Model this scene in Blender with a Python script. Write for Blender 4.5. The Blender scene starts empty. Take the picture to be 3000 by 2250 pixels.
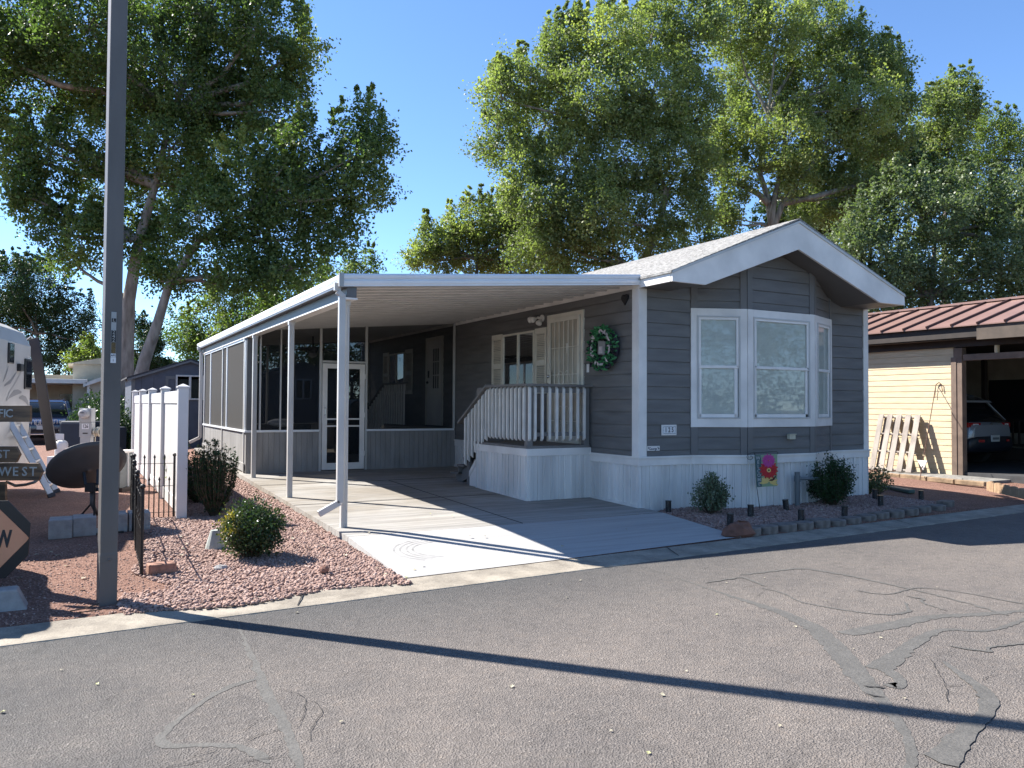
import bpy, math, random
import numpy as np
from mathutils import Vector, Matrix
R_=math.radians; PI=math.pi
scene=bpy.context.scene; COL=scene.collection
rnd=random.Random(7)
# ---------------------------------------------------------------- camera frame
FPX=2316.; yaw,pit,rol=R_(28.824),R_(1.538),R_(.318)
cw=Vector((math.sin(yaw)*math.cos(pit),math.cos(yaw)*math.cos(pit),math.sin(pit)))
cr=Vector((math.cos(yaw),-math.sin(yaw),0)); cu=cr.cross(cw)
CR=cr*math.cos(rol)+cu*math.sin(rol); CU=cu*math.cos(rol)-cr*math.sin(rol)
CAM=Vector((0,0,1.6))
def ray(x,y): return CR*((x-1500)/FPX)-CU*((y-1125)/FPX)+cw
def at(x,y,t): return CAM+ray(x,y)*t           # survey point at depth t
def on(ax,v,x,y):
    d=ray(x,y); return CAM+d*((v-CAM[ax])/d[ax])
# ---------------------------------------------------------------- levels of the ground
def yo(x): return 6.18+.053*(x+.4)              # asphalt edge
def yi(x): return yo(x)+.41                     # back of kerb
def slab(y): return .17+.025*(y-8.9) if y>8.42 else .158-(8.42-y)*.079
def gz(x,y):
    b=yi(x)
    if y<b: return .02
    d=y-b
    right=.03+d*.024 if d<7 else .198
    left=.03+d*.024 if d<4.2 else .13
    if y>26: left=.13-.13*min(1,(y-26)/10)
    if x>2.7: z=right
    elif x<1.3: z=left
    else:
        f=(x-1.3)/1.4; z=left*(1-f)+(min(slab(y)-.07,.5) if y>8 else right)*f
    if 7.05<x<12.4 and y>7.1: z+=.042*min(1,(x-7.05)/.3,(12.4-x)/.5,(y-7.1)/.25)
    return z+ (.006*math.sin(x*2.1+y*1.3)+.005*math.sin(x*5.2-y*3.1))*min(1,d*2)
# ---------------------------------------------------------------- materials
def mat(name,col,rough=.7,var=.12,scale=8.,bump=0.,bscale=None,metal=0.,spec=.5,stretch=(1,1,1),col2=None,detail=5.):
    m=bpy.data.materials.new(name); m.use_nodes=True; n=m.node_tree; N=n.nodes; L=n.links
    b=N['Principled BSDF']; b.inputs['Roughness'].default_value=rough; b.inputs['Metallic'].default_value=metal
    b.inputs['Specular IOR Level'].default_value=spec
    tc=N.new('ShaderNodeTexCoord'); mp=N.new('ShaderNodeMapping'); mp.inputs['Scale'].default_value=stretch
    L.new(tc.outputs['Object'],mp.inputs[0])
    nz=N.new('ShaderNodeTexNoise'); nz.inputs['Scale'].default_value=scale; nz.inputs['Detail'].default_value=detail
    L.new(mp.outputs[0],nz.inputs['Vector'])
    mx=N.new('ShaderNodeMix'); mx.data_type='RGBA'
    c=Vector(col); c2=Vector(col2) if col2 else c*(1-var*2)
    if not col2: c=c*(1+var)
    mx.inputs[6].default_value=(*c2,1); mx.inputs[7].default_value=(*[min(.95,k) for k in c],1)
    mr=N.new('ShaderNodeMapRange'); mr.inputs[1].default_value=.3; mr.inputs[2].default_value=.7
    L.new(nz.outputs[0],mr.inputs[0]); L.new(mr.outputs[0],mx.inputs[0]); L.new(mx.outputs[2],b.inputs['Base Color'])
    if bump:
        n2=N.new('ShaderNodeTexNoise'); n2.inputs['Scale'].default_value=bscale or scale*6; n2.inputs['Detail'].default_value=4
        L.new(mp.outputs[0],n2.inputs['Vector'])
        bp=N.new('ShaderNodeBump'); bp.inputs['Strength'].default_value=bump; bp.inputs['Distance'].default_value=.01
        L.new(n2.outputs[0],bp.inputs['Height']); L.new(bp.outputs[0],b.inputs['Normal'])
    return m
M={}
def mk(k,*a,**kw): M[k]=mat(k,*a,**kw); return M[k]
mk('siding_grey',(.146,.141,.135),.62,.11,1.6,.25,60,stretch=(1,1,6))
mk('trim_grey',(.146,.140,.134),.6,.05,2)
mk('white_paint',(.76,.72,.67),.5,.09,2,.15,40)
mk('white_trim',(.78,.745,.70),.45,.05,4,.1,30)
mk('vinyl_frame',(.50,.49,.465),.4,.04,3)
mk('cream_metal',(.68,.64,.54),.45,.05,4)
mk('white_alu',(.74,.76,.78),.28,.04,2)
mk('alu_post',(.50,.485,.46),.35,.05,2)
mk('skirt_white',(.74,.71,.67),.42,.12,2.2,stretch=(1,1,.25))
mk('beam_grey',(.12,.122,.125),.5,.08,1.5)
mk('t111',(.275,.268,.258),.75,.12,5,.4,50,stretch=(1,1,.25))
mk('soffit',(.12,.112,.105),.6,.05,2)
mk('vinyl_fence',(.62,.60,.585),.35,.03,2)
mk('shingle',(.30,.29,.275),.9,.28,14,.8,60,stretch=(3,1,1))
mk('shed_blue',(.075,.085,.11),.7,.1,4,.2,40)
mk('dark_roof',(.05,.05,.055),.9,.2,10)
mk('porch_grey',(.18,.168,.157),.65,.08,5)
mk('bal_white',(.72,.69,.64),.5,.06,6)
mk('black_metal',(.012,.012,.013),.4,.1,20)
mk('black_plastic',(.012,.012,.014),.35,.05,20)
mk('iron',(.014,.012,.011),.55,.2,25,.3,80)
mk('rust',(.09,.035,.018),.8,.3,25)
mk('pole',(.13,.118,.110),.55,.16,2.5,.2,30,stretch=(1,1,.3))
mk('dish',(.075,.07,.068),.5,.08,6)
mk('conc_block',(.34,.325,.31),.9,.12,12,.5,80)
mk('cap_conc',(.22,.21,.19),.9,.2,8,.6,60)
mk('red_rock',(.20,.09,.06),.9,.25,6,.8,30)
mk('tan_siding',(.60,.49,.32),.7,.06,4,.3,50,stretch=(1,1,8),col2=(.50,.40,.25))
mk('brown_trim',(.15,.105,.078),.7,.15,5,.2,40)
mk('brown_dark',(.028,.020,.016),.7,.15,5)
mk('roof_red',(.22,.13,.105),.4,.06,2)
mk('rib_dark',(.035,.013,.011),.5,.1,5)
mk('pallet',(.38,.335,.285),.85,.3,5,.5,40,stretch=(1,1,.35),col2=(.20,.175,.155))
mk('log',(.30,.21,.13),.9,.25,6,.5,40)
mk('edge_brick',(.42,.28,.17),.9,.15,8,.4,50)
mk('brick_red',(.32,.165,.115),.9,.2,12,.6,60)
mk('wood_sign',(.24,.14,.07),.6,.3,3,.3,25,stretch=(1,1,9),col2=(.06,.038,.024),detail=7)
mk('letter_grey',(.42,.41,.38),.6,.08,8)
mk('orange',(.66,.28,.15),.4,.08,5)
mk('bark',(.20,.17,.14),.95,.35,6,1.,12,stretch=(1,1,.22),col2=(.06,.05,.042))
mk('bark_pale',(.30,.27,.23),.95,.3,6,.8,12,stretch=(1,1,.3),col2=(.13,.11,.09))
mk('twig',(.10,.07,.045),.9,.3,10)
mk('rv_white',(.50,.49,.46),.4,.05,2)
mk('rv_grey',(.20,.205,.21),.4,.05,3)
mk('brown_board',(.030,.020,.018),.5,.08,3)
mk('ladder',(.62,.62,.60),.35,.08,6,metal=.35)
mk('navy',(.010,.016,.03),.6,.1,5)
mk('tank_white',(.62,.62,.60),.45,.06,5)
mk('box_grey',(.36,.37,.365),.5,.05,5)
mk('car_blue',(.010,.016,.045),.18,.03,2,spec=.8)
mk('car_silver',(.30,.32,.35),.22,.03,2,metal=.3,spec=.8)
mk('tyre',(.015,.015,.015),.8,.1,20)
mk('car_dark',(.012,.015,.022),.4,.05,5)
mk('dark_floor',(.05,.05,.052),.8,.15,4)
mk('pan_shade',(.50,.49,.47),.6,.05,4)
mk('edge_block',(.21,.175,.15),.95,.3,7,.6,60)
mk('brown_board2',(.075,.055,.04),.7,.15,5)
mk('chrome',(.6,.6,.62),.15,.02,5,metal=1.)
mk('red_light',(.35,.01,.012),.2,.05,5)
mk('plate',(.5,.52,.5),.5,.05,10)
mk('beige_wall',(.36,.31,.24),.8,.08,3)
mk('cream_wall',(.46,.42,.34),.8,.08,3)
mk('ink',(.01,.01,.014),.5,.05,10)
mk('ink_blue',(.03,.04,.07),.5,.05,10)
mk('cushion',(.40,.40,.40),.9,.15,15,.3,60)
mk('dark_wicker',(.03,.028,.027),.8,.3,20)
mk('green_mesh',(.07,.27,.10),.5,.25,20)
mk('ribbon',(.50,.45,.46),.7,.15,20)
mk('dark_ribbon',(.035,.03,.045),.8,.2,20)
mk('pipe_grey',(.13,.145,.15),.5,.06,8)
mk('hose_green',(.07,.11,.085),.5,.1,8)
mk('flag_green',(.25,.33,.14),.8,.25,14,col2=(.20,.29,.22))
mk('flag_teal',(.05,.10,.11),.8,.15,14)
mk('petal_red',(.55,.022,.02),.7,.25,60,col2=(.30,.008,.015))
mk('petal_pink',(.48,.05,.24),.7,.25,60,col2=(.30,.03,.18))
mk('petal_peach',(.70,.40,.18),.7,.2,60,col2=(.60,.50,.12))
mk('moth',(.05,.02,.012),.7,.2,60)
mk('brass',(.20,.12,.03),.5,.3,60)
mk('gold_faded',(.12,.08,.03),.6,.2,30)
mk('cone_grey',(.35,.37,.34),.8,.1,8)
mk('leaf_dry',(.40,.36,.25),.7,.2,20)
mk('leaf_yellow',(.46,.46,.20),.7,.2,20)
mk('crack',(.025,.023,.022),.95,.2,20)
mk('white_plate',(.7,.7,.7),.5,.03,5)
mk('window_dark',(.012,.013,.016),.5,.2,1.5)
mk('blind',(.74,.76,.73),.6,.05,3)
mk('beige_vent',(.50,.47,.36),.6,.05,8)
def glassmat(name,tint,refl=.12,rough=.02,ior=1.45):
    m=bpy.data.materials.new(name); m.use_nodes=True; N=m.node_tree.nodes; L=m.node_tree.links; N.clear()
    o=N.new('ShaderNodeOutputMaterial'); t=N.new('ShaderNodeBsdfTransparent'); t.inputs[0].default_value=(*tint,1)
    g=N.new('ShaderNodeBsdfGlossy'); g.inputs['Roughness'].default_value=rough; g.inputs[0].default_value=(.9,.92,.95,1)
    lw=N.new('ShaderNodeFresnel'); lw.inputs[0].default_value=ior
    nz=N.new('ShaderNodeTexNoise'); nz.inputs['Scale'].default_value=3; bp=N.new('ShaderNodeBump'); bp.inputs['Strength'].default_value=.012; bp.inputs['Distance'].default_value=.02
    L.new(nz.outputs[0],bp.inputs['Height']); L.new(bp.outputs[0],g.inputs['Normal'])
    ad=N.new('ShaderNodeMath'); ad.operation='ADD'; ad.inputs[1].default_value=refl; L.new(lw.outputs[0],ad.inputs[0])
    x=N.new('ShaderNodeMixShader'); L.new(ad.outputs[0],x.inputs[0]); L.new(t.outputs[0],x.inputs[1]); L.new(g.outputs[0],x.inputs[2]); L.new(x.outputs[0],o.inputs[0])
    M[name]=m; return m
glassmat('pane_glass',(.88,.90,.88),.015,.02,1.36)
glassmat('pane_dark',(.10,.11,.12),-.02,.02,1.2)
glassmat('car_glass',(.02,.02,.025),.08)
glassmat('meter_glass',(.8,.8,.7),.1)
def meshscreen(name,col,op):
    m=bpy.data.materials.new(name); m.use_nodes=True; N=m.node_tree.nodes; L=m.node_tree.links; N.clear()
    o=N.new('ShaderNodeOutputMaterial'); t=N.new('ShaderNodeBsdfTransparent'); d=N.new('ShaderNodeBsdfDiffuse'); d.inputs[0].default_value=(*col,1)
    x=N.new('ShaderNodeMixShader'); x.inputs[0].default_value=op; L.new(t.outputs[0],x.inputs[1]); L.new(d.outputs[0],x.inputs[2]); L.new(x.outputs[0],o.inputs[0]); M[name]=m
meshscreen('insect_screen',(.028,.031,.034),.52)
meshscreen('insect_screen2',(.03,.034,.04),.85)
meshscreen('solar_screen',(.088,.085,.081),.90)
def leafmat(name,c1,c2,c3,tr=.42,rough=.42):
    m=bpy.data.materials.new(name); m.use_nodes=True; N=m.node_tree.nodes; L=m.node_tree.links; b=N['Principled BSDF']; o=N['Material Output']
    a=N.new('ShaderNodeAttribute'); a.attribute_name='tint'; r=N.new('ShaderNodeValToRGB'); e=r.color_ramp.elements
    e[0].color=(*c1,1); e[1].color=(*c3,1); k=e.new(.55); k.color=(*c2,1)
    L.new(a.outputs['Fac'],r.inputs[0]); L.new(r.outputs[0],b.inputs['Base Color']); b.inputs['Roughness'].default_value=rough; b.inputs['Specular IOR Level'].default_value=.35
    t=N.new('ShaderNodeBsdfTranslucent'); g=N.new('ShaderNodeMix'); g.data_type='RGBA'; g.blend_type='MULTIPLY'; g.inputs[0].default_value=1; g.inputs[7].default_value=(1.25,1.5,.6,1)
    L.new(r.outputs[0],g.inputs[6]); L.new(g.outputs[2],t.inputs[0])
    x=N.new('ShaderNodeMixShader'); x.inputs[0].default_value=tr; L.new(b.outputs[0],x.inputs[1]); L.new(t.outputs[0],x.inputs[2]); L.new(x.outputs[0],o.inputs[0]); M[name]=m
leafmat('leaf_cottonwood',(.058,.092,.032),(.11,.155,.052),(.25,.27,.085),.45,.5)
leafmat('leaf_poplar',(.115,.14,.06),(.205,.235,.10),(.36,.37,.15),.48,.5)
leafmat('leaf_maple',(.085,.115,.06),(.155,.19,.10),(.27,.29,.15),.38,.42)
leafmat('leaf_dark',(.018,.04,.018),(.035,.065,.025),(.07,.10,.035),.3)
leafmat('leaf_wispy',(.07,.11,.04),(.15,.19,.06),(.32,.33,.09),.5)
leafmat('leaf_shrub',(.018,.036,.014),(.04,.07,.026),(.10,.12,.05),.25,.3)
leafmat('leaf_sage',(.014,.034,.012),(.03,.062,.02),(.07,.11,.035),.25,.5)
leafmat('leaf_varieg',(.05,.08,.045),(.11,.15,.09),(.36,.36,.24),.2,.4)
leafmat('leaf_nandina',(.05,.08,.02),(.28,.22,.05),(.45,.20,.04),.35,.4)
# ---- big ground surfaces with their own node trees
def newmat(name):
    m=bpy.data.materials.new(name); m.use_nodes=True; M[name]=m; return m,m.node_tree.nodes,m.node_tree.links,m.node_tree.nodes['Principled BSDF']
def ramp(N,L,src,stops):
    r=N.new('ShaderNodeValToRGB'); e=r.color_ramp.elements
    e[0].position=stops[0][0]; e[0].color=(*stops[0][1],1); e[1].position=stops[-1][0]; e[1].color=(*stops[-1][1],1)
    for p,c in stops[1:-1]: k=e.new(p); k.color=(*c,1)
    L.new(src,r.inputs[0]); return r.outputs[0]
def noise(N,L,vec,s,d=5,r=.6):
    n=N.new('ShaderNodeTexNoise'); n.inputs['Scale'].default_value=s; n.inputs['Detail'].default_value=d; n.inputs['Roughness'].default_value=r
    if vec: L.new(vec,n.inputs['Vector'])
    return n.outputs[0]
def mixc(N,L,f,a,b,mode='MIX'):
    x=N.new('ShaderNodeMix'); x.data_type='RGBA'; x.blend_type=mode
    if isinstance(f,float): x.inputs[0].default_value=f
    else: L.new(f,x.inputs[0])
    for i,v in ((6,a),(7,b)):
        if isinstance(v,tuple): x.inputs[i].default_value=(*v,1)
        else: L.new(v,x.inputs[i])
    return x.outputs[2]
def bumpn(N,L,h,s,dist,prev=None):
    b=N.new('ShaderNodeBump'); b.inputs['Strength'].default_value=s; b.inputs['Distance'].default_value=dist; L.new(h,b.inputs['Height'])
    if prev: L.new(prev,b.inputs['Normal'])
    return b.outputs[0]
def mrange(N,L,s,a,b,c=0.,d=1.):
    m=N.new('ShaderNodeMapRange'); L.new(s,m.inputs[0]); m.inputs[1].default_value=a; m.inputs[2].default_value=b; m.inputs[3].default_value=c; m.inputs[4].default_value=d; return m.outputs[0]
# asphalt: chip-seal aggregate, newer dark strip along the kerb, reddish worn centre
m,N,L,b=newmat('asphalt'); tc=N.new('ShaderNodeTexCoord').outputs['Object']
vo=N.new('ShaderNodeTexVoronoi'); vo.inputs['Scale'].default_value=105; L.new(tc,vo.inputs['Vector'])
chips=ramp(N,L,vo.outputs['Color'],[(0,(.112,.107,.103)),(.45,(.135,.129,.124)),(.78,(.158,.151,.145)),(.98,(.25,.24,.225))])
mo=noise(N,L,tc,1.1,6,.65)
sx=N.new('ShaderNodeSeparateXYZ'); L.new(tc,sx.inputs[0])
ma=N.new('ShaderNodeMath'); ma.operation='MULTIPLY_ADD'; ma.inputs[1].default_value=-.053; L.new(sx.outputs[0],ma.inputs[0]); L.new(sx.outputs[1],ma.inputs[2])
wob=N.new('ShaderNodeMath'); wob.operation='MULTIPLY_ADD'; wob.inputs[1].default_value=1.6; L.new(mo,wob.inputs[0]); L.new(ma.outputs[0],wob.inputs[2])
near=mrange(N,L,wob.outputs[0],5.2,7.0)
rx=mrange(N,L,sx.outputs[0],3.5,9.,1,.25)
nm=N.new('ShaderNodeMath'); nm.operation='MULTIPLY'; L.new(near,nm.inputs[0]); L.new(rx,nm.inputs[1])
lf=N.new('ShaderNodeMath'); lf.operation='MULTIPLY_ADD'; lf.inputs[1].default_value=2.; L.new(mo,lf.inputs[0]); L.new(sx.outputs[0],lf.inputs[2])
mxm=N.new('ShaderNodeMath'); mxm.operation='MAXIMUM'; L.new(nm.outputs[0],mxm.inputs[0]); L.new(mrange(N,L,lf.outputs[0],2.6,.4,0.,.72),mxm.inputs[1]); nm=mxm
c1=mixc(N,L,nm.outputs[0],(1.06,.99,.94),(.55,.57,.59))
c2=mixc(N,L,mrange(N,L,mo,.35,.7),(.82,.82,.82),(1.12,1.09,1.05)); c2=mixc(N,L,1.,c2,ramp(N,L,noise(N,L,tc,9,6,.7),[(.32,(.80,.79,.78)),(.5,(1,1,1)),(.72,(1.10,1.05,1.0))]),'MULTIPLY'); v2=N.new('ShaderNodeTexVoronoi'); v2.inputs['Scale'].default_value=23; L.new(tc,v2.inputs['Vector']); c2=mixc(N,L,1.,c2,ramp(N,L,v2.outputs['Distance'],[(.045,(1.9,1.85,1.75)),(.075,(1,1,1)),(1,(1,1,1))]),'MULTIPLY')
cc=mixc(N,L,1.,chips,c1,'MULTIPLY'); cc=mixc(N,L,1.,cc,c2,'MULTIPLY')
L.new(cc,b.inputs['Base Color']); b.inputs['Roughness'].default_value=.85; b.inputs['Specular IOR Level'].default_value=.3
nb=bumpn(N,L,vo.outputs['Distance'],.9,.008); nb=bumpn(N,L,noise(N,L,tc,70,5,.7),.45,.010,nb); L.new(nb,b.inputs['Normal'])
m,N,L,b=newmat('crack_seal'); tc=N.new('ShaderNodeTexCoord').outputs['Object']
L.new(mixc(N,L,1.,ramp(N,L,noise(N,L,tc,7,8,.75),[(.3,(.072,.069,.063)),(.5,(.090,.086,.079)),(.68,(.112,.107,.099))]),ramp(N,L,noise(N,L,tc,120,2),[(.35,(.75,.75,.75)),(.65,(1.2,1.18,1.15))]),'MULTIPLY'),b.inputs['Base Color']); b.inputs['Roughness'].default_value=.8
L.new(bumpn(N,L,noise(N,L,tc,45,5),.7,.009),b.inputs['Normal'])
# poured concrete, broomed across the drive
def concrete(name,base,warm,streak,joint=0):
    m,N,L,b=newmat(name); t=N.new('ShaderNodeTexCoord').outputs['Object']
    mp=N.new('ShaderNodeMapping'); mp.inputs['Scale'].default_value=(.35,6,1); mp.inputs['Rotation'].default_value=(0,0,R_(-1.5)); L.new(t,mp.inputs[0])
    s=noise(N,L,mp.outputs[0],2.2,7,.7); big=noise(N,L,t,.9,4); fine=noise(N,L,t,70,3)
    c=mixc(N,L,mrange(N,L,s,.35,.68),tuple(k*streak for k in base),base)
    sy=N.new('ShaderNodeSeparateXYZ'); L.new(t,sy.inputs[0])
    if warm:
        y1=mrange(N,L,sy.outputs[1],8.2,10.2); q=N.new('ShaderNodeMath'); q.operation='MULTIPLY'; L.new(y1,q.inputs[0]); L.new(mrange(N,L,big,.3,.6),q.inputs[1])
        c=mixc(N,L,q.outputs[0],c,mixc(N,L,1.,c,(.74,.68,.60),'MULTIPLY'))
    c=mixc(N,L,mrange(N,L,fine,.3,.75),mixc(N,L,1.,c,(.9,.9,.9),'MULTIPLY'),c)
    L.new(c,b.inputs['Base Color']); b.inputs['Roughness'].default_value=.8
    L.new(bumpn(N,L,fine,.3,.004),b.inputs['Normal'])
concrete('slab_concrete',(.40,.385,.36),1,.55)
concrete('apron_concrete',(.41,.40,.385),0,.78)
m,N,L,b=newmat('kerb_concrete'); t=N.new('ShaderNodeTexCoord').outputs['Object']
L.new(mixc(N,L,1.,ramp(N,L,noise(N,L,t,3,6,.7),[(.3,(.17,.145,.115)),(.5,(.28,.245,.195)),(.7,(.40,.35,.28))]),ramp(N,L,noise(N,L,t,90,3),[(.3,(.72,.72,.72)),(.6,(1,1,1))]),'MULTIPLY'),b.inputs['Base Color']); b.inputs['Roughness'].default_value=.9
L.new(bumpn(N,L,noise(N,L,t,60,5),.6,.008),b.inputs['Normal'])
m,N,L,b=newmat('red_granite'); t=N.new('ShaderNodeTexCoord').outputs['Object']
v=N.new('ShaderNodeTexVoronoi'); v.inputs['Scale'].default_value=75; L.new(t,v.inputs['Vector'])
L.new(mixc(N,L,1.,ramp(N,L,v.outputs['Color'],[(0,(.11,.052,.036)),(.5,(.225,.112,.078)),(1,(.38,.235,.18))]),ramp(N,L,noise(N,L,t,1.3,6),[(.35,(.78,.76,.74)),(.7,(1.08,1.05,1.02))]),'MULTIPLY'),b.inputs['Base Color']); b.inputs['Roughness'].default_value=.95
L.new(bumpn(N,L,noise(N,L,t,45,5,.7),1.,.02,bumpn(N,L,v.outputs['Distance'],.8,.012)),b.inputs['Normal'])
m,N,L,b=newmat('stone_chip'); t=N.new('ShaderNodeTexCoord').outputs['Object']; a=N.new('ShaderNodeAttribute'); a.attribute_name='tint'
L.new(mixc(N,L,.35,ramp(N,L,a.outputs['Fac'],[(0,(.12,.062,.048)),(.35,(.22,.128,.098)),(.7,(.32,.205,.165)),(1,(.45,.345,.295))]),ramp(N,L,noise(N,L,t,60,3),[(.3,(.2,.12,.1)),(.7,(.5,.36,.3))])),b.inputs['Base Color']); b.inputs['Roughness'].default_value=.9
# ---------------------------------------------------------------- mesh helpers
class MB:
    def __init__(s): s.v=[]; s.f=[]
    def add(s,vs,fs):
        o=len(s.v); s.v+= [tuple(p) for p in vs]; s.f+=[tuple(o+i for i in f) for f in fs]; return s
    def box(s,x0,x1,y0,y1,z0,z1):
        return s.add([(x0,y0,z0),(x1,y0,z0),(x1,y1,z0),(x0,y1,z0),(x0,y0,z1),(x1,y0,z1),(x1,y1,z1),(x0,y1,z1)],
                     [(0,3,2,1),(4,5,6,7),(0,1,5,4),(1,2,6,5),(2,3,7,6),(3,0,4,7)])
    def ob(s,c,a,b_,d):
        c,a,b_,d=map(Vector,(c,a,b_,d)); V=[c+a*i+b_*j+d*k for k in(-1,1) for i,j in((-1,-1),(1,-1),(1,1),(-1,1))]
        return s.add(V,[(0,3,2,1),(4,5,6,7),(0,1,5,4),(1,2,6,5),(2,3,7,6),(3,0,4,7)])
    def bar(s,p,q,w,h,up=(0,0,1)):
        p,q,up=Vector(p),Vector(q),Vector(up); d=q-p; x=d.cross(up).normalized(); z=x.cross(d).normalized()
        return s.ob((p+q)/2,x*w/2,d/2,z*h/2)
    def tube(s,pts,r,n=8,cap=True):
        pts=[Vector(p) for p in pts]; rs=r if isinstance(r,(list,tuple)) else [r]*len(pts); o=len(s.v); ref=None
        for i,p in enumerate(pts):
            d=(pts[min(i+1,len(pts)-1)]-pts[max(i-1,0)]).normalized()
            if ref is None: ref=d.orthogonal().normalized()
            x=(ref-d*ref.dot(d)).normalized(); y=d.cross(x); ref=x
            for k in range(n): a=2*PI*k/n; s.v.append(tuple(p+(x*math.cos(a)+y*math.sin(a))*rs[i]))
        for i in range(len(pts)-1):
            for k in range(n): s.f.append((o+i*n+k,o+i*n+(k+1)%n,o+(i+1)*n+(k+1)%n,o+(i+1)*n+k))
        if cap: s.f.append(tuple(o+k for k in range(n))[::-1]); s.f.append(tuple(o+(len(pts)-1)*n+k for k in range(n)))
        return s
    def cyl(s,x,y,z0,z1,r,n=16,r2=None): return s.tube([(x,y,z0),(x,y,z1)],[r,r if r2 is None else r2],n)
    def prism(s,poly,vec):
        vec=Vector(vec); n=len(poly); A=[Vector(p) for p in poly]
        return s.add(A+[p+vec for p in A],[tuple(range(n))[::-1],tuple(range(n,2*n))]+[(i,(i+1)%n,n+(i+1)%n,n+i) for i in range(n)])
    def quad(s,a,b,c,d): return s.add([a,b,c,d],[(0,1,2,3)])
    def ball(s,c,rx,ry=None,rz=None,n=10,jit=0):
        ry=ry or rx; rz=rz or rx; o=len(s.v); m_=n//2+1
        for i in range(m_+1):
            th=PI*i/m_
            for k in range(n):
                a=2*PI*k/n; j=1+jit*(rnd.random()-.5); s.v.append((c[0]+rx*j*math.sin(th)*math.cos(a),c[1]+ry*j*math.sin(th)*math.sin(a),c[2]+rz*j*math.cos(th)))
        for i in range(m_):
            for k in range(n): s.f.append((o+i*n+k,o+(i+1)*n+k,o+(i+1)*n+(k+1)%n,o+i*n+(k+1)%n))
        return s
ORG={}
def link(o,parent=None):
    COL.objects.link(o)
    if parent: o.parent=parent
    return o
def put(name,mb,m,parent=None,bev=0,smooth=False,label=None,org=None):
    org=Vector(org) if org is not None else (ORG[parent.name] if parent else Vector((0,0,0)))
    me=bpy.data.meshes.new(name); me.from_pydata([tuple(Vector(p)-org) for p in mb.v],[],mb.f); me.update()
    me.materials.append(M[m] if isinstance(m,str) else m)
    if smooth: me.polygons.foreach_set('use_smooth',[True]*len(me.polygons))
    o=bpy.data.objects.new(name,me); link(o,parent); ORG[o.name]=org
    if not parent: o.location=org
    if bev:
        k=o.modifiers.new('bevel','BEVEL'); k.width=bev; k.segments=2; k.limit_method='ANGLE'
    if label: o['label']=label
    return o
def tag(o,label=None,cat=None,group=None,kind=None):
    for k,v in (('label',label),('category',cat),('group',group),('kind',kind)):
        if v: o[k]=v
    return o
def thing(name,label,cat,loc,group=None,rz=0):
    o=bpy.data.objects.new(name,None); o.empty_display_size=.2; link(o); o.location=loc; o.rotation_euler[2]=rz; ORG[o.name]=Vector(loc) if rz==0 else Vector((0,0,0))
    return tag(o,label,cat,group)
def solo(name,mb,m,label,cat,loc,group=None,bev=0,smooth=False):
    return tag(put(name,mb,m,None,bev,smooth,org=loc),label,cat,group)
def struct(name,mb,m,bev=0,smooth=False): return tag(put(name,mb,m,None,bev,smooth),kind='structure')
def dup(root,loc,label=None,rz=None,scale=None,group=None):
    def cp(o,p):
        c=o.copy(); COL.objects.link(c); c.parent=p; ORG[c.name]=ORG[o.name]
        for ch in [q for q in bpy.data.objects if q.parent==o]: cp(ch,c)
        return c
    r=cp(root,None); r.location=loc
    if rz is not None: r.rotation_euler[2]=rz
    if scale: r.scale=(scale,)*3
    return tag(r,label,None,group)
def text(s,size,pos,xd,yd,m,parent,name='lettering',ext=.002,align='CENTER',sx=1.,bold=0.):
    cu_=bpy.data.curves.new('t','FONT'); cu_.body=s; cu_.size=size; cu_.extrude=ext; cu_.align_x=align; cu_.align_y='CENTER'; cu_.offset=bold; cu_.resolution_u=2
    to=bpy.data.objects.new('t',cu_); COL.objects.link(to); dg=bpy.context.evaluated_depsgraph_get(); me=bpy.data.meshes.new_from_object(to.evaluated_get(dg))
    bpy.data.objects.remove(to); bpy.data.curves.remove(cu_)
    xd=Vector(xd).normalized(); yd=Vector(yd).normalized(); zd=xd.cross(yd)
    mt=Matrix((xd*sx,yd,zd)).transposed().to_4x4(); mt.translation=Vector(pos)-ORG[parent.name]; me.transform(mt)
    me.materials.clear(); me.materials.append(M[m]); me.name=name; o=bpy.data.objects.new(name,me); link(o,parent); ORG[o.name]=ORG[parent.name]; return o
# vertical ribbed sheet from p to q; prof: list of (width, depth)
def ribbed(mb,p,q,z0,z1,nrm,prof):
    p,q,nrm=Vector((*p,0)),Vector((*q,0)),Vector((*nrm,0)); Ln=(q-p).length; d=(q-p)/Ln; s=0; pts=[]; i=0
    while s<Ln:
        w,dp=prof[i%len(prof)]; pts.append((s,dp)); s=min(Ln,s+w); pts.append((s,dp)); i+=1
    zf0=z0 if callable(z0) else (lambda P:z0); zf1=z1 if callable(z1) else (lambda P:z1)
    V=[]; F=[]
    for s,dp in pts:
        P=p+d*s; W=P+nrm*dp; V+=[(W.x,W.y,zf0(P)),(W.x,W.y,zf1(P))]
    for k in range(len(pts)-1): F.append((2*k,2*k+2,2*k+3,2*k+1))
    mb.add(V,F); return mb
SK=[(.035,.0),(.014,.020),(.06,.0),(.005,-.008),(.06,.0),(.035,.018),(.05,0),(.005,-.008),(.03,0),(.02,.010),(.05,0)]
T1=[(.09,0),(.012,-.01)]
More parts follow.
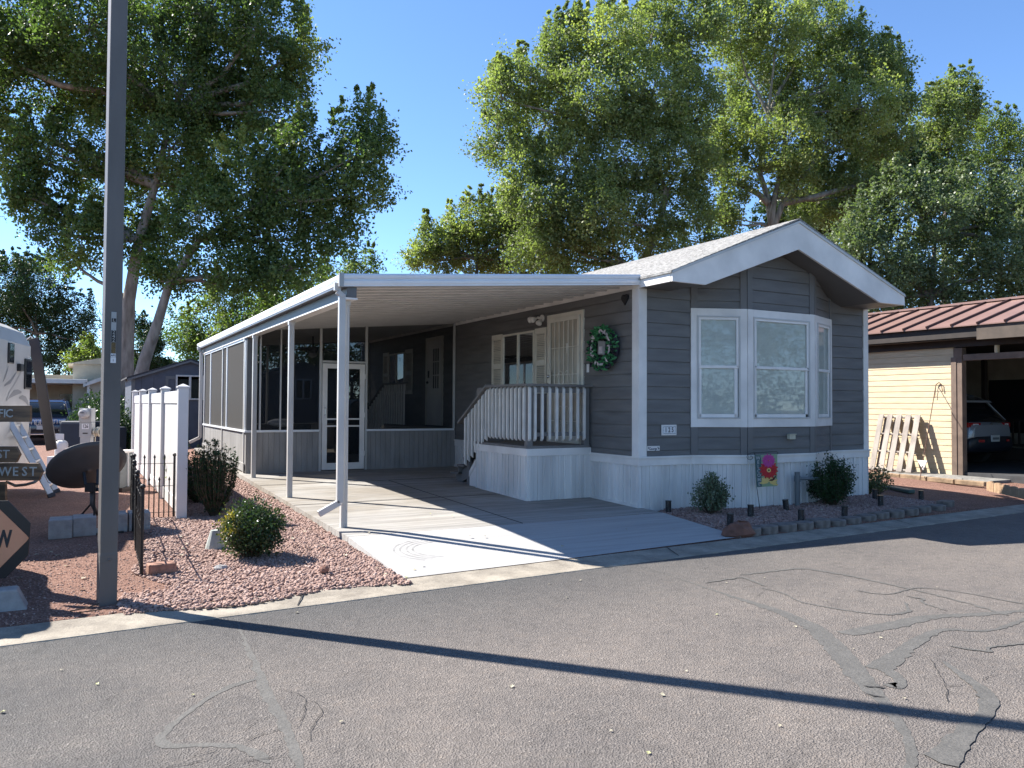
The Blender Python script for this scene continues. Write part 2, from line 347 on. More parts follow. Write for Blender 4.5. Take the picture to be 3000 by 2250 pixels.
# lap siding: xr(z) gives the (a,b) extent along direction from p
def lap(mb,p,d,nrm,z0,z1,xr,ex=.182,zst=.961):
    p=Vector((*p,0)); d=Vector((*d,0)); nrm=Vector((*nrm,0)); k=math.floor((z0-zst)/ex); 
    while zst+k*ex<z1:
        a=max(z0,zst+k*ex); c=min(z1,zst+(k+1)*ex); k+=1
        if c-a<.004: continue
        (l0,r0),(l1,r1)=xr(a),xr(c)
        if r0-l0<.02: continue
        if r1<l1: l1=r1=(l0+r0)/2
        lo,hi,gp=.014,.006,.009*ex/.182
        A=p+d*l0;B=p+d*r0;C=p+d*r1;D=p+d*l1
        v=[A+nrm*lo,B+nrm*lo,C+nrm*hi,D+nrm*hi,A-nrm*.006,B-nrm*.006,A-nrm*.006,B-nrm*.006]
        for q,z in zip(v,(a+gp,a+gp,c,c,a+gp,a+gp,a,a)): q.z=z
        mb.add(v,[(0,1,2,3),(4,5,1,0),(6,7,5,4)])
    return mb
# ================================================================ SETTING
def sheet(xs,ys,zf,name,m,smooth=True):
    mb=MB(); nx,ny=len(xs),len(ys)
    mb.v=[(x,y,zf(x,y)) for y in ys for x in xs]
    mb.f=[(j*nx+i,j*nx+i+1,(j+1)*nx+i+1,(j+1)*nx+i) for j in range(ny-1) for i in range(nx-1)]
    return struct(name,mb,m,smooth=smooth)
xs=sorted(set([-250,-150,-90,-60,-40,-30]+[-20+i*1.0 for i in range(17)]+[-3+i*.15 for i in range(120)]+[15+i for i in range(16)]+[35,45,60,90,150,250]))
# street: falls level from the kerb; its edge is slightly ragged
mb=MB(); ex=[x for x in np.arange(-12,26,.05)]
ex=[-250,-60]+list(ex)+[60,250]
for x in ex:
    j=.012*math.sin(x*9)+.010*math.sin(x*23+1)+.008*math.sin(x*51)
    mb.v+= [(x,yo(x)+j,0),(x,-250,0)]
mb.f=[(2*i,2*i+1,2*i+3,2*i+2) for i in range(len(ex)-1)]; struct('street',mb,'asphalt')
mb=MB()
kx=[-60]+[x for x in np.arange(-12,30,.5)]+[60]
for x in kx: mb.v+=[(x,yo(x)-.03,-.03),(x,yo(x),.006),(x,yo(x)+.03,.010),(x,yo(x)+.2,.012),(x,yi(x),.028),(x,yi(x),-.1)]
for i in range(len(kx)-1):
    for k in range(5): mb.f.append((6*i+k,6*i+k+1,6*i+k+7,6*i+k+6))
struct('kerb',mb,'kerb_concrete')
jm=MB()
for x in (-4.2,1.55,5.62,9.9,14.2):      # control joints in the kerb
    jm.add([(x,yo(x)+.03,.0145),(x+.012,yo(x)+.03,.0145),(x+.16,yi(x)-.005,.0325),(x+.145,yi(x)-.005,.0325)],[(0,1,2,3)])
struct('kerb_joints',jm,'crack')
ys=sorted(set([yi(0)-.1+.12*i for i in range(60)]+[14+i*.5 for i in range(30)]+[30,33,36,40,50,70,100,250]))
mb=MB(); nx=len(xs)
for j,y in enumerate(ys):
    for x in xs:
        b=yi(x)+.004; yy=b if j==0 else max(b+.01*j,y); mb.v.append((x,yy,.02 if j==0 else gz(x,yy)))
mb.f=[(j*nx+i,j*nx+i+1,(j+1)*nx+i+1,(j+1)*nx+i) for j in range(len(ys)-1) for i in range(nx-1)]
struct('red_gravel_ground',mb,'red_granite',smooth=True)
# carport slab and apron
XS0,XS1=2.615,6.98
def slabmesh(y0f,y1,m,name,side=True):
    mb=MB(); n=24
    for i in range(n+1):
        x=XS0+(XS1-XS0)*i/n; y0=y0f(x)
        for j in range(5):
            y=y0+(y1-y0)*j/4; mb.v.append((x,y,slab(y) if j or y0>8 else max(.034,slab(y))))
    mb.f=[(i*5+j,(i+1)*5+j,(i+1)*5+j+1,i*5+j+1) for i in range(n) for j in range(4)]
    o=len(mb.v)
    for s,i in ((0,0),(1,n)):
        for j in range(5):
            v=mb.v[i*5+j]; mb.v.append((v[0]-(.015 if s==0 else -.015),v[1],v[2]-.35))
    for j in range(4): mb.f.append((j,j+1,o+j+1,o+j)); mb.f.append((n*5+j,n*5+j+1,o+5+j+1,o+5+j))
    return struct(name,mb,m)
slabmesh(lambda x:8.44,21.3,'slab_concrete','carport_slab')
slabmesh(lambda x:yi(x)+.006,8.43,'apron_concrete','driveway')
jm=MB(); jm.box(XS0,XS1,8.425,8.445,.0,.156)
for (x0,y0,x1,y1) in ((XS0,10.9,XS1,10.9),(XS0,13.2,XS1,13.2),(4.8,8.44,4.8,13.2)):
    jm.bar((x0,y0,slab(y0)+.001),(x1,y1,slab(y1)+.001),.012,.006)
struct('slab_joints',jm,'crack')
M['tyre_mark']=mat('tyre_mark',(.30,.295,.285),.85,.25,9)
for k in range(4):
    mb=MB(); r=.30+.055*k; n=26; A=[math.radians(95+k*4+a*(150-k*10)/n) for a in range(n+1)]
    for a in A:
        for q in (r-.009,r+.009): x,y=3.42+q*1.2*math.cos(a),7.62+q*math.sin(a); mb.v.append((x,y,slab(y)+.0015))
    mb.f=[(2*i,2*i+1,2*i+3,2*i+2) for i in range(n)]; struct('tyre_marks',mb,'tyre_mark')
# crack-seal bands and open cracks in the street, traced on the road plane
def G0(x,y): p=on(2,0,x,y); return Vector((p.x,p.y,0))
def ribbon(pts,w,z,name,m,jit=.25,lab=None):
    P=[G0(*p[:2]) for p in pts]; W=[(p[2] if len(p)>2 else w) for p in pts]; Q=[];U=[]
    for i in range(len(P)-1):
        n=max(2,int((P[i+1]-P[i]).length/.04))
        for k in range(n): t=k/n; Q.append(P[i].lerp(P[i+1],t)); U.append(W[i]*(1-t)+W[i+1]*t)
    Q.append(P[-1]);U.append(W[-1]*.4); U[0]*=.4
    for _ in range(10): Q=[Q[0]]+[(Q[i-1]+Q[i]*2+Q[i+1])/4 for i in range(1,len(Q)-1)]+[Q[-1]]
    Q2=[Q[0]]+[(Q[i-1]+Q[i]*2+Q[i+1])/4+Vector((rnd.uniform(-1,1),rnd.uniform(-1,1),0))*.006 for i in range(1,len(Q)-1)]+[Q[-1]]
    mb=MB()
    for i,q in enumerate(Q2):
        d=(Q2[min(i+1,len(Q2)-1)]-Q2[max(i-1,0)]); nn=Vector((-d.y,d.x,0)).normalized(); a=U[i]/2*+rnd.uniform(-jit,jit)*min(.03,U[i]*.5); b=U[i]/2+rnd.uniform(-jit,jit)*min(.03,U[i]*.5)
        mb.v+=[tuple(q+nn*a+Vector((0,0,z))),tuple(q-nn*b+Vector((0,0,z)))]
    mb.f=[(2*i,2*i+1,2*i+3,2*i+2) for i in range(len(Q2)-1)]
    return struct(name,mb,m)
sL=lambda L:[(x*.6781,1700+y*.6781,*r) for x,y,*r in L]
sR=lambda L:[(1500+x*.6781,1600+y*.6781,*r) for x,y,*r in L]
seal=[(sL([(1030,180,.02),(1060,250,.05),(1130,380,.09),(1170,470,.13),(1230,570,.12),(1280,680,.10),(1320,811,.09),(1335,900,.09)]),.1),
 (sL([(1150,420,.06),(1000,460,.08),(860,540,.08),(700,680,.09),(680,715,.11),(760,722,.09),(900,690,.09),(1050,710,.09),(1180,740,.11),(1170,790,.09)]),.05),
 (sR([(580,90,.02),(800,165,.05),(950,215,.09),(1150,270,.2),(1350,350,.3),(1480,470,.32),(1550,560,.3),(1640,680,.16),(1720,800,.11),(1760,900,.10),(1740,990,.1)]),.1),
 (sR([(1400,370,.25),(1620,330,.3),(1760,300,.2),(2000,290,.16),(2212,275,.1)]),.1),
 (sR([(1520,520,.3),(1650,450,.22),(1720,400,.18),(1850,350,.12),(2050,370,.08),(2212,310,.08)]),.1),
 (sR([(1620,520,.2),(1730,590,.15),(1690,640,.2),(1600,600,.2)]),.1),
 (sR([(1070,180,.03),(1180,200,.04),(1230,240,.05),(1400,270,.05),(1600,300,.05),(1720,285,.06),(1690,245,.06)]),.05),
 (sR([(980,125,.06),(1250,92,.08),(1450,125,.09),(1700,180,.06),(1950,240,.05),(2150,300,.06)]),.05),
 (sR([(1480,190,.04),(1620,215,.04),(1740,175,.04),(1950,200,.03),(2212,250,.04)]),.05),
 (sR([(1700,215,.05),(1830,235,.05),(1740,235,.04),(1880,280,.04)]),.05),
 (sR([(830,160,.04),(1000,130,.07),(1100,175,.05)]),.05),
 (sR([(1880,430,.05),(2110,465,.06),(2000,440,.04),(2212,420,.05)]),.05),
 (sR([(1870,500,.08),(2000,580,.14),(2120,660,.2),(2080,740,.16),(2010,820,.2),(1930,959,.3)]),.1)]
for i,(p,w) in enumerate(seal): ribbon(p,w,.0016+.0003*i,'crack_seal','crack_seal',.45)
crk=[sL([(1200,470),(1330,490),(1340,520),(1300,565),(1340,580),(1280,640)]),sL([(1340,520),(1410,540),(1400,585),(1330,640),(1345,700)]),
 sL([(1110,612),(1095,640),(1055,648)]),sL([(1230,640),(1140,650),(1100,690),(1060,700)]),sL([(990,712),(940,755),(820,770)]),sL([(1290,755),(1110,775),(1030,792)]),
 sL([(930,770),(870,800),(680,811)]),sR([(1810,490),(1850,560),(1885,620),(1880,680)]),sR([(1870,612),(1950,598)]),sR([(1740,742),(1850,690)]),sR([(2020,580),(2110,550)]),
 sR([(1090,195),(1075,215),(1045,225)]),sR([(1460,325),(1530,313)]),sR([(1400,95),(1450,85)]),sR([(985,180),(1060,170)])]
for i,p in enumerate(crk): ribbon(p,.007,.0062,'street_crack','crack',.6)
ribbon(sR([(1515,605,.02),(1560,612,.03),(1615,612,.02)]),.02,.0064,'street_crack','crack',.8); ribbon(sR([(1520,640,.02),(1570,650,.03),(1610,655,.02)]),.02,.0066,'street_crack','crack',.8)

# ================================================================ HOUSE
XH,YH,XR,YB=6.936,8.89,11.79,21.28
XE,YF=6.906,8.162
house=thing('mobile_home','grey lap sided mobile home with white trim, gabled porchless front and shingled roof','house',(9.3,15,.2))
NX=(-1,0); NY=(0,-1)
ztop=3.95
def gab(z):  # gable extent on the front wall from its left corner
    W=XR-XH
    if z<3.27: return (0,W)
    k=(z-3.27)/.70; return (W/2*k*.98,W-W/2*k*.98)
m1=MB(); lap(m1,(XH,YH),(1,0),NY,.88,3.95,gab); put('front_wall',m1,'siding_grey',house)
m1=MB(); lap(m1,(XH,YB),(0,-1),NX,.88,3.30,lambda z:(0,YB-YH)); put('side_wall',m1,'siding_grey',house)
m1=MB(); m1.box(XH+.01,XR-.002,YH+.01,YB,.88,3.25); m1.box(XH+.01,XR-.01,YH+.01,YB,-.05,.88); m1.prism([(XH+.01,YH+.01,3.25),(XR,YH+.01,3.25),(9.31,YH+.01,4.2)],(0,YB-YH-.03,0)); put('wall_core',m1,'siding_grey',house)
# corner boards
def cb(x0,x1,y0,y1,z0,z1,m='white_paint',n='corner_board'): mb=MB(); mb.box(x0,x1,y0,y1,z0,z1); return put(n,mb,m,house,.003)
cb(XH-.026,XH+.115,YH-.028,YH-.0,.885,3.262); cb(XH-.027,XH-.0,YH+.001,YH+.13,.885,3.262)
cb(XR-.10,XR+.02,YH-.026,YH,.885,3.262); cb(XH-.027,XH,YB-.1,YB,.885,3.3)
# skirting band and ribbed skirting
mb=MB(); mb.box(XH-.03,7.878,YH-.032,YH,.755,.858); mb.box(XH-.045,7.878,YH-.05,YH,.858,.886); mb.box(10.885,XR+.03,YH-.032,YH,.755,.858); mb.box(10.885,XR+.04,YH-.05,YH,.858,.886)
mb.box(XH-.03,XH,YH+.002,YB,.755,.858); mb.box(XH-.046,XH,YH+.002,YB,.858,.886); put('skirting_band',mb,'white_paint',house,.003)
BL,BR,BY=BL_,BR_,BY_=8.659,10.083,8.55
sk=MB(); ribbed(sk,(XH,YH-.01),(7.878,YH-.01),.0,.765,NY,SK); ribbed(sk,(7.878,YH-.01),(BL,BY),.0,.765,(-.36,-.93),SK); ribbed(sk,(BL,BY-.0),(BR,BY-.0),.0,.765,NY,SK)
ribbed(sk,(BR,BY),(10.885,YH-.01),.0,.765,(.36,-.93),SK); ribbed(sk,(10.885,YH-.01),(XR,YH-.01),.0,.765,NY,SK); put('front_skirting',sk,'skirt_white',house)
sk=MB(); ribbed(sk,(XH-.012,YB),(XH-.012,YH),lambda P:slab(P.y)+.0,.765,NX,SK); put('side_skirting',sk,'skirt_white',house)
mb=MB(); mb.box(XH-.02,XH+.03,YH-.018,YH+.03,.0,.76); put('skirting_corner',mb,'skirt_white',house); mb=MB(); mb.prism([(7.878,YH+.02,0),(BL_,BY_+.02,0),(BR_,BY_+.02,0),(10.885,YH+.02,0)],(0,0,.76)); mb.box(XH,7.9,YH-.002,YH+.01,0,.76); mb.box(10.86,XR,YH-.002,YH+.01,0,.76); put('skirting_backing',mb,'skirt_white',house)
mb=MB(); mb.bar((XH-.02,YB,slab(YB)+.02),(XH-.02,YH-.02,slab(YH)+.02),.03,.04); put('skirting_track',mb,'skirt_white',house)
# bay
bay=MB(); pts=[(7.878,YH),(BL,BY),(BR,BY),(10.885,YH)]
def topz(z):return z
baywall=MB()
for (a,b) in ((0,1),(1,2),(2,3)):
    p,q=Vector((*pts[a],0)),Vector((*pts[b],0)); d=(q-p); Ln=d.length; d/=Ln; n=Vector((d.y,-d.x,0))
    # extent of wall above: cut by the raking soffit
    def xr(z,p=p,d=d,Ln=Ln):
        lo,hi=0,Ln
        if z>3.26:
            k=(z-3.26)/(3.926-3.26); xl=7.488+(9.305-7.488)*k; xrr=11.144-(11.144-9.305)*k
            xa,xb=p.x+d.x*0,p.x+d.x*Ln; lo=max(0,(xl-xa)/d.x); hi=min(Ln,(xrr-xa)/d.x)
            if hi<lo: hi=lo
        return lo,hi
    lap(baywall,(p.x,p.y),(d.x,d.y),(n.x,n.y),3.04,3.93,xr); lap(baywall,(p.x,p.y),(d.x,d.y),(n.x,n.y),.88,1.295,lambda z,Ln=Ln:(0,Ln))
baywall.prism([(pts[0][0],YH+.0,.88),(BL,BY+.003,.88),(BR,BY+.003,.88),(pts[3][0],YH,.88)],(0,0,2.38))
put('bay_wall',baywall,'siding_grey',house)
vb=MB()
def vboard(p,q,s,w,z0,z1,th=.024):
    mb=vb
    p,q=Vector((*p,0)),Vector((*q,0)); d=(q-p).normalized(); n=Vector((d.y,-d.x,0)); c=p+d*s; vb.ob((c.x+n.x*th/2,c.y+n.y*th/2,(z0+z1)/2),d*(w/2),n*th/2,(0,0,(z1-z0)/2))
def rakez(x): return 3.26+(.666)*(1-abs(x-9.31)/1.82)
for (a,b,s,w,xx) in ((0,1,.052,.10,7.92),(0,1,.80,.10,8.62),(1,2,.05,.10,8.70),(1,2,1.372,.10,10.04),(2,3,.05,.10,10.12),(2,3,.825,.07,10.85)):
    vb=MB(); vboard(pts[a],pts[b],s,w,.886,1.30); put('bay_corner_board',vb,'trim_grey',house,.002); vb=MB(); vboard(pts[a],pts[b],s,w,3.03,min(rakez(xx)+.12,3.9)); put('bay_corner_board',vb,'trim_grey',house,.002)
mb=MB()
for (a,b) in ((0,1),(1,2),(2,3)):
    p,q=Vector((*pts[a],0)),Vector((*pts[b],0)); d=(q-p).normalized(); n=Vector((d.y,-d.x,0)); 
    mb.bar(p+n*.014+Vector((0,0,.806)),q+n*.014+Vector((0,0,.806)),.03,.104); mb.bar(p+n*.02+Vector((0,0,.872)),q+n*.02+Vector((0,0,.872)),.05,.028)
put('bay_skirting_band',mb,'white_paint',house,.002)
# one double-hung unit: casing, frame, sashes, panes, blind
def hung(p,q,s0,s1,z0,z1,zc0,zc1,name='bay_window'):
    p,q=Vector((*p,0)),Vector((*q,0)); d=(q-p).normalized(); n=Vector((d.y,-d.x,0)); Ln=(q-p).length; Z=Vector((0,0,1))
    def P(s,o,z): return p+d*s+n*o+Z*z
    def bx(mb,a,b,za,zb,o0,o1): mb.ob(P((a+b)/2,(o0+o1)/2,(za+zb)/2),d*(b-a)/2,n*(o1-o0)/2,Z*(zb-za)/2)
    cs=MB(); bx(cs,0,s0,zc0,zc1,0,.030); bx(cs,s1,Ln,zc0,zc1,0,.030); bx(cs,s0,s1,z1,zc1,0,.030); bx(cs,s0,s1,zc0,z0,0,.030)
    w=put(name,cs,'white_paint',house,.002)
    fr=MB(); t=.022
    for a,b,za,zb in ((s0,s0+t,z0,z1),(s1-t,s1,z0,z1),(s0+t,s1-t,z1-t,z1),(s0+t,s1-t,z0,z0+t)): bx(fr,a,b,za,zb,.004,.042)
    put('frame',fr,'vinyl_frame',w,.002)
    zm=(z0+z1)/2+.005; sa=MB(); u=.035
    A,B=s0+t+.003,s1-t-.003
    for a,b,za,zb in ((A,A+u,zm,z1-t),(B-u,B,zm,z1-t),(A+u,B-u,z1-t-u,z1-t),(A,B,zm-.02,zm+.022)): bx(sa,a,b,za,zb,.012,.034)
    for a,b,za,zb in ((A+.008,A+u+.01,z0+t,zm-.02),(B-u-.028,B-.016,z0+t,zm-.02),(A+.01,B-.018,z0+t,z0+t+.045)): bx(sa,a,b,za,zb,.006,.022)
    put('sash',sa,'white_trim',w,.002)
    gl=MB(); gl.quad(P(A+u,.016,zm+.02),P(B-u,.016,zm+.02),P(B-u,.016,z1-t-u),P(A+u,.016,z1-t-u)); gl.quad(P(A+u,.0105,z0+t+.04),P(B-u-.02,.0105,z0+t+.04),P(B-u-.02,.0105,zm-.02),P(A+u,.0105,zm-.02)); put('pane',gl,'pane_glass',w)
    bl=MB(); z=z0+t+.01
    while z<z1-t-.02: bl.quad(P(A,.0075,z),P(B,.0075,z),P(B,.0035,z+.021),P(A,.0035,z+.021)); z+=.021
    put('blind',bl,'blind',w)
hung(pts[0],pts[1],.09,.745,1.42,2.93,1.295,3.04)
hung(pts[1],pts[2],.11,1.31,1.42,2.93,1.295,3.04)
hung(pts[2],pts[3],.11,.765,1.42,2.93,1.295,3.04)
# roof
RX=9.315; mb=MB()
rz=lambda x:(4.385-(RX-x)*.4055) if x<RX else (4.385-(x-RX)*.387)
for x0,x1 in ((XE-.03,RX),(RX,11.75)):
    a,b=rz(x0),rz(x1); mb.prism([(x0,YF-.03,a),(x1,YF-.03,b),(x1,YF-.03,b-.022),(x0,YF-.03,a-.022)],(0,YB-YF+.35,0))
roof=put('roof',mb,'shingle',house)
mb=MB(); r2=random.Random(3)
y=YF-.025
while y<YB+.3:      # shingle courses run along the eave: butt edges stepped up the slope
    y+=.9
for k in range(18):
    x=XE-.03+k*.138; 
    if x>RX: break
    z=rz(x); mb.prism([(x,YF-.035,z+.002),(x+.14,YF-.035,rz(min(RX,x+.14))+.001),(x+.0,YF-.035,z+.009)],(0,YB-YF+.36,0))
put('shingle_courses',mb,'shingle',roof)
lo=[(XE,3.26),(7.488,3.257),(9.308,3.926),(11.144,3.259),(11.76,3.258)]; hi=[(11.745,3.42),(RX,4.325),(XE,3.395)]
mb=MB(); mb.prism([(x,YF-.02,z) for x,z in lo+hi],(0,.038,0)); put('gable_fascia',mb,'white_paint',house,.003)
mb=MB(); 
for (xa,za,xb,zb) in ((XE-.012,3.402,RX,4.352),(RX,4.352,11.755,3.43)): mb.prism([(xa,YF-.034,za),(xb,YF-.034,zb),(xb,YF-.034,zb-.036),(xa,YF-.034,za-.036)],(0,.05,0))
put('drip_edge',mb,'vinyl_frame',house)
mb=MB()
for (x0,z0),(x1,z1) in zip(lo[:-1],lo[1:]): mb.add([(x0,YF+.02,z0+.01),(x1,YF+.02,z1+.01),(x1,YH+.03,z1+.01),(x0,YH+.03,z0+.01)],[(0,1,2,3)])
put('soffit',mb,'soffit',house)
mb=MB(); mb.box(XE-.004,XE+.026,YF+.02,YB+.3,3.262,3.40); mb.box(XE+.0265,XH+.01,YF+.02,YB+.3,3.266,3.29); put('eave_fascia',mb,'white_paint',house,.002)
mb=MB(); mb.box(11.735,11.76,YF+.02,YB,3.262,3.42); mb.box(11.762,11.85,YF+.05,YB,3.33,3.42); put('gutter',mb,'white_trim',house,.004)
# side door with security bars
W=MB(); dy0,dy1,dz0,dz1=10.25,11.33,1.0,3.105
D=MB(); 
D.box(XH-.035,XH,dy0,dy0+.07,dz0,dz1); D.box(XH-.035,XH,dy1-.07,dy1,dz0,dz1); D.box(XH-.035,XH,dy0+.07,dy1-.07,dz1-.07,dz1); D.box(XH-.05,XH,dy0,dy1,dz0-.03,dz0)
door=put('front_door',D,'cream_metal',house,.003)
mb=MB(); mb.box(XH-.028,XH,dy0+.07,dy1-.07,dz0,dz1-.07); put('door_leaf',mb,'cream_wall',door)
mb=MB(); a,b=dy0+.075,dy1-.075
for y0,y1,z0,z1 in ((a,a+.06,dz0,dz1-.075),(b-.06,b,dz0,dz1-.075),(a+.06,b-.06,dz1-.135,dz1-.075),(a+.06,b-.06,dz0,dz0+.12)): mb.box(XH-.06,XH-.036,y0,y1,z0,z1)
n=5
for i in range(1,6): y=a+.06+(b-a-.12)*i/6; mb.tube([(XH-.048,y,dz0+.1),(XH-.048,y,dz1-.13)],.0075,6)
for z in (1.35,1.95,2.10,2.54): mb.tube([(XH-.048,a+.05,z),(XH-.048,b-.05,z)],.007,6)
for s in (-1,1):   # scrollwork between the rails
    for cz in (2.02,1.45):
        yc=(a+b)/2; mb.tube([(XH-.048,yc+s*(.06+.055*math.cos(t))*1.6,cz+.07*math.sin(t)*2) for t in np.linspace(.3,5.6,16)],.005,5)
mb.tube([(XH-.048,(a+b)/2-.1,2.60),(XH-.048,(a+b)/2-.1,2.44)],[.02,.008],6)
put('security_grille',mb,'cream_metal',door)
mb=MB(); mb.box(XH-.072,XH-.062,b-.10,b-.0,1.86,2.17); put('lock_plate',mb,'cream_metal',door,.003)
mb=MB(); mb.ball((XH-.09,b-.05,2.08),.022,.03,.03); mb.ball((XH-.10,b-.05,1.94),.028,.03,.03); mb.tube([(XH-.1,b-.05,1.94),(XH-.1,b+.05,1.955)],.008,6); put('door_handle',mb,'chrome',door,smooth=True)
# shuttered slider window
def slider(y0,y1,z0,z1,name='side_window',deep=.03):
    mb=MB(); t=.035
    for a,b,c,d in ((y0,y0+t,z0,z1),(y1-t,y1,z0,z1),(y0+t,y1-t,z1-t,z1),(y0+t,y1-t,z0,z0+t),((y0+y1)/2-.03,(y0+y1)/2+.02,z0+t,z1-t)): mb.box(XH-deep-.012,XH-.0,a,b,c,d)
    w=put(name,mb,'cream_metal',house,.003)
    mb=MB(); mb.box(XH-.016,XH-.0145,y0+t,y1-t,z0+t,z1-t); put('interior',mb,'window_dark',w)
    mb=MB(); mb.quad((XH-.024,y0+t,z0+t),(XH-.024,y1-t,z0+t),(XH-.024,y1-t,z1-t),(XH-.024,y0+t,z1-t)); put('pane',mb,'pane_dark',w)
    mb=MB(); mb.box(XH-.023,XH-.017,y0+t,(y0+y1)/2-.05,z0+t+.1,z0+t+.14); mb.box(XH-.023,XH-.017,y0+t,(y0+y1)/2-.05,z0+.38,z0+.40); put('inner_rail',mb,'beige_vent',w)
    return w
def shutter(y0,y1,z0,z1):
    mb=MB(); t=.045; zm=z0+(z1-z0)*.47
    for a,b,c,d in ((y0,y0+t,z0,z1),(y1-t,y1,z0,z1),(y0+t,y1-t,z1-.09,z1),(y0+t,y1-t,z0,z0+.09),(y0+t,y1-t,zm-.045,zm+.045)): mb.box(XH-.034,XH,a,b,c,d)
    s=put('shutter',mb,'cream_metal',house,.003)
    mb=MB(); mb.box(XH-.006,XH-.002,y0+t,y1-t,z0+.09,z1-.09)
    for za,zb in ((z0+.09,zm-.045),(zm+.045,z1-.09)):
        z=za+.006
        while z<zb-.01: mb.ob((XH-.018,(y0+y1)/2,z+.008),(.012,0,-.012),(0,(y1-y0)/2-t,0),(.0012,0,.0012)); z+=.031
    put('slats',mb,'cream_metal',s)
slider(11.76,12.92,1.85,2.90); shutter(11.365,11.745,1.80,2.92); shutter(12.945,13.355,1.80,2.92)
# inside the screen room: second door, window, shutters
mb=MB()
for a,b,c,d in ((15.66,15.74,1.15,3.10),(16.53,16.61,1.15,3.10),(15.74,16.53,3.02,3.10)): mb.box(XH-.035,XH,a,b,c,d)
d2=put('back_door',mb,'cream_metal',house,.003); mb=MB(); mb.box(XH-.022,XH-.001,15.74,16.53,1.15,3.02); put('door_leaf',mb,'white_paint',d2)
mb=MB(); mb.box(XH-.026,XH-.0225,15.85,16.2,1.95,2.85); put('door_lites',mb,'window_dark',d2)
mb=MB()
for y in (15.85,15.965,16.08,16.2): mb.box(XH-.036,XH-.0265,y-.012,y+.012,1.95,2.85)
for z in (1.95,2.25,2.55,2.85): mb.box(XH-.0345,XH-.0268,15.84,16.21,z-.012,z+.012)
put('door_muntins',mb,'white_paint',d2); mb=MB(); mb.ball((XH-.06,16.44,2.10),.03); mb.box(XH-.04,XH-.022,16.41,16.47,2.2,2.36); put('door_handle',mb,'black_plastic',d2,smooth=True)
slider(17.95,19.05,1.88,2.87); shutter(17.43,17.90,1.85,2.92); shutter(19.08,19.46,1.85,2.92)
# small things fixed to the house
root=thing('floodlight','white twin-head security floodlight beside the barred door','light',(XH-.02,11.55,3.09))
mb=MB(); mb.tube([(XH,11.52,3.08),(XH-.03,11.52,3.08)],.065,16); mb.tube([(XH-.03,11.52,3.08),(XH-.06,11.60,3.10)],.02,8); put('base',mb,'white_trim',root,smooth=False)
for p,q in (((XH-.06,11.60,3.10),(XH-.17,11.62,3.05)),((XH-.06,11.60,3.10),(XH-.15,11.74,3.06)),((XH-.05,11.53,3.07),(XH-.10,11.50,2.98))):
    p,q=Vector(p),Vector(q); mb=MB(); mb.tube([p.lerp(q,.2),p.lerp(q,.45),p.lerp(q,.8),q],[.02,.035,.055,.052],12); put('lamp_head',mb,'white_trim',root,smooth=True)
mb=MB(); mb.box(XH-.014,XH,10.115,10.185,2.115,2.245); solo('switch_plate',mb,'white_plate','small white doorbell plate on the grey siding below the wreath','plate',(XH,10.15,2.11),bev=.003)
# heart
pts_=[(.16*math.sin(t)**3*.5,(.13*math.cos(t)-.05*math.cos(2*t)-.02*math.cos(3*t)-.01*math.cos(4*t))*.55) for t in np.linspace(0,2*PI,40)[:-1]]
mb=MB(); mb.prism([(XH-.01,9.19-a,3.145+b) for a,b in pts_],(-.025,0,0)); solo('heart_ornament',mb,'black_metal','small black heart ornament on grey siding near the roof corner','ornament',(XH,9.19,3.08),bev=.002)
# wreath
wc=Vector((XH-.06,9.63,2.46)); root=thing('wreath','green mesh wreath with pink and grey ribbons on grey siding','wreath',wc)
mb=MB(); mb.tube([wc+Vector((0,.28*math.cos(t),.26*math.sin(t))) for t in np.linspace(0,2*PI,32)],.05,8); put('ring',mb,'dark_ribbon',root)
mb=MB(); g2=MB()
for i in range(420):
    t=rnd.uniform(0,2*PI); rr=.265+rnd.uniform(-.11,.095); c=wc+Vector((-.03-rnd.random()*.05,rr*1.04*math.cos(t),rr*.96*math.sin(t)+.0)); ax=Vector((-1,rnd.uniform(-.8,.8),rnd.uniform(-.8,.8))).normalized(); r=rnd.uniform(.012,.02)
    (g2 if rnd.random()<.22 else mb).tube([c-ax*.02,c+ax*.025],[r*.8,r],8,cap=False)
put('mesh_curls',mb,'green_mesh',root); put('dark_curls',g2,'dark_ribbon',root)
mb=MB()
for i in range(26):
    t=rnd.uniform(0,2*PI); c=wc+Vector((-.09,.23*math.cos(t),.25*math.sin(t))); a=Vector((-.3*rnd.random(),rnd.uniform(-1,1),rnd.uniform(-1,1))).normalized()*.05; b=a.cross(Vector((1,.2,.3))).normalized()*.018
    mb.quad(c-a-b,c+a*.2-b,c+a+b*.2,c-a*.3+b)
put('ribbon',mb,'ribbon',root); mb=MB(); mb.ob(wc+Vector((-.06,0,-.0)),(0,.09,.01),(0,-.01,.10),(.006,0,0)); put('centre_card',mb,'rv_grey',root); mb=MB(); mb.ob(wc+Vector((-.069,.01,-.03)),(0,.045,.0),(0,0,.05),(.002,0,0)); put('centre_label',mb,'ribbon',root)
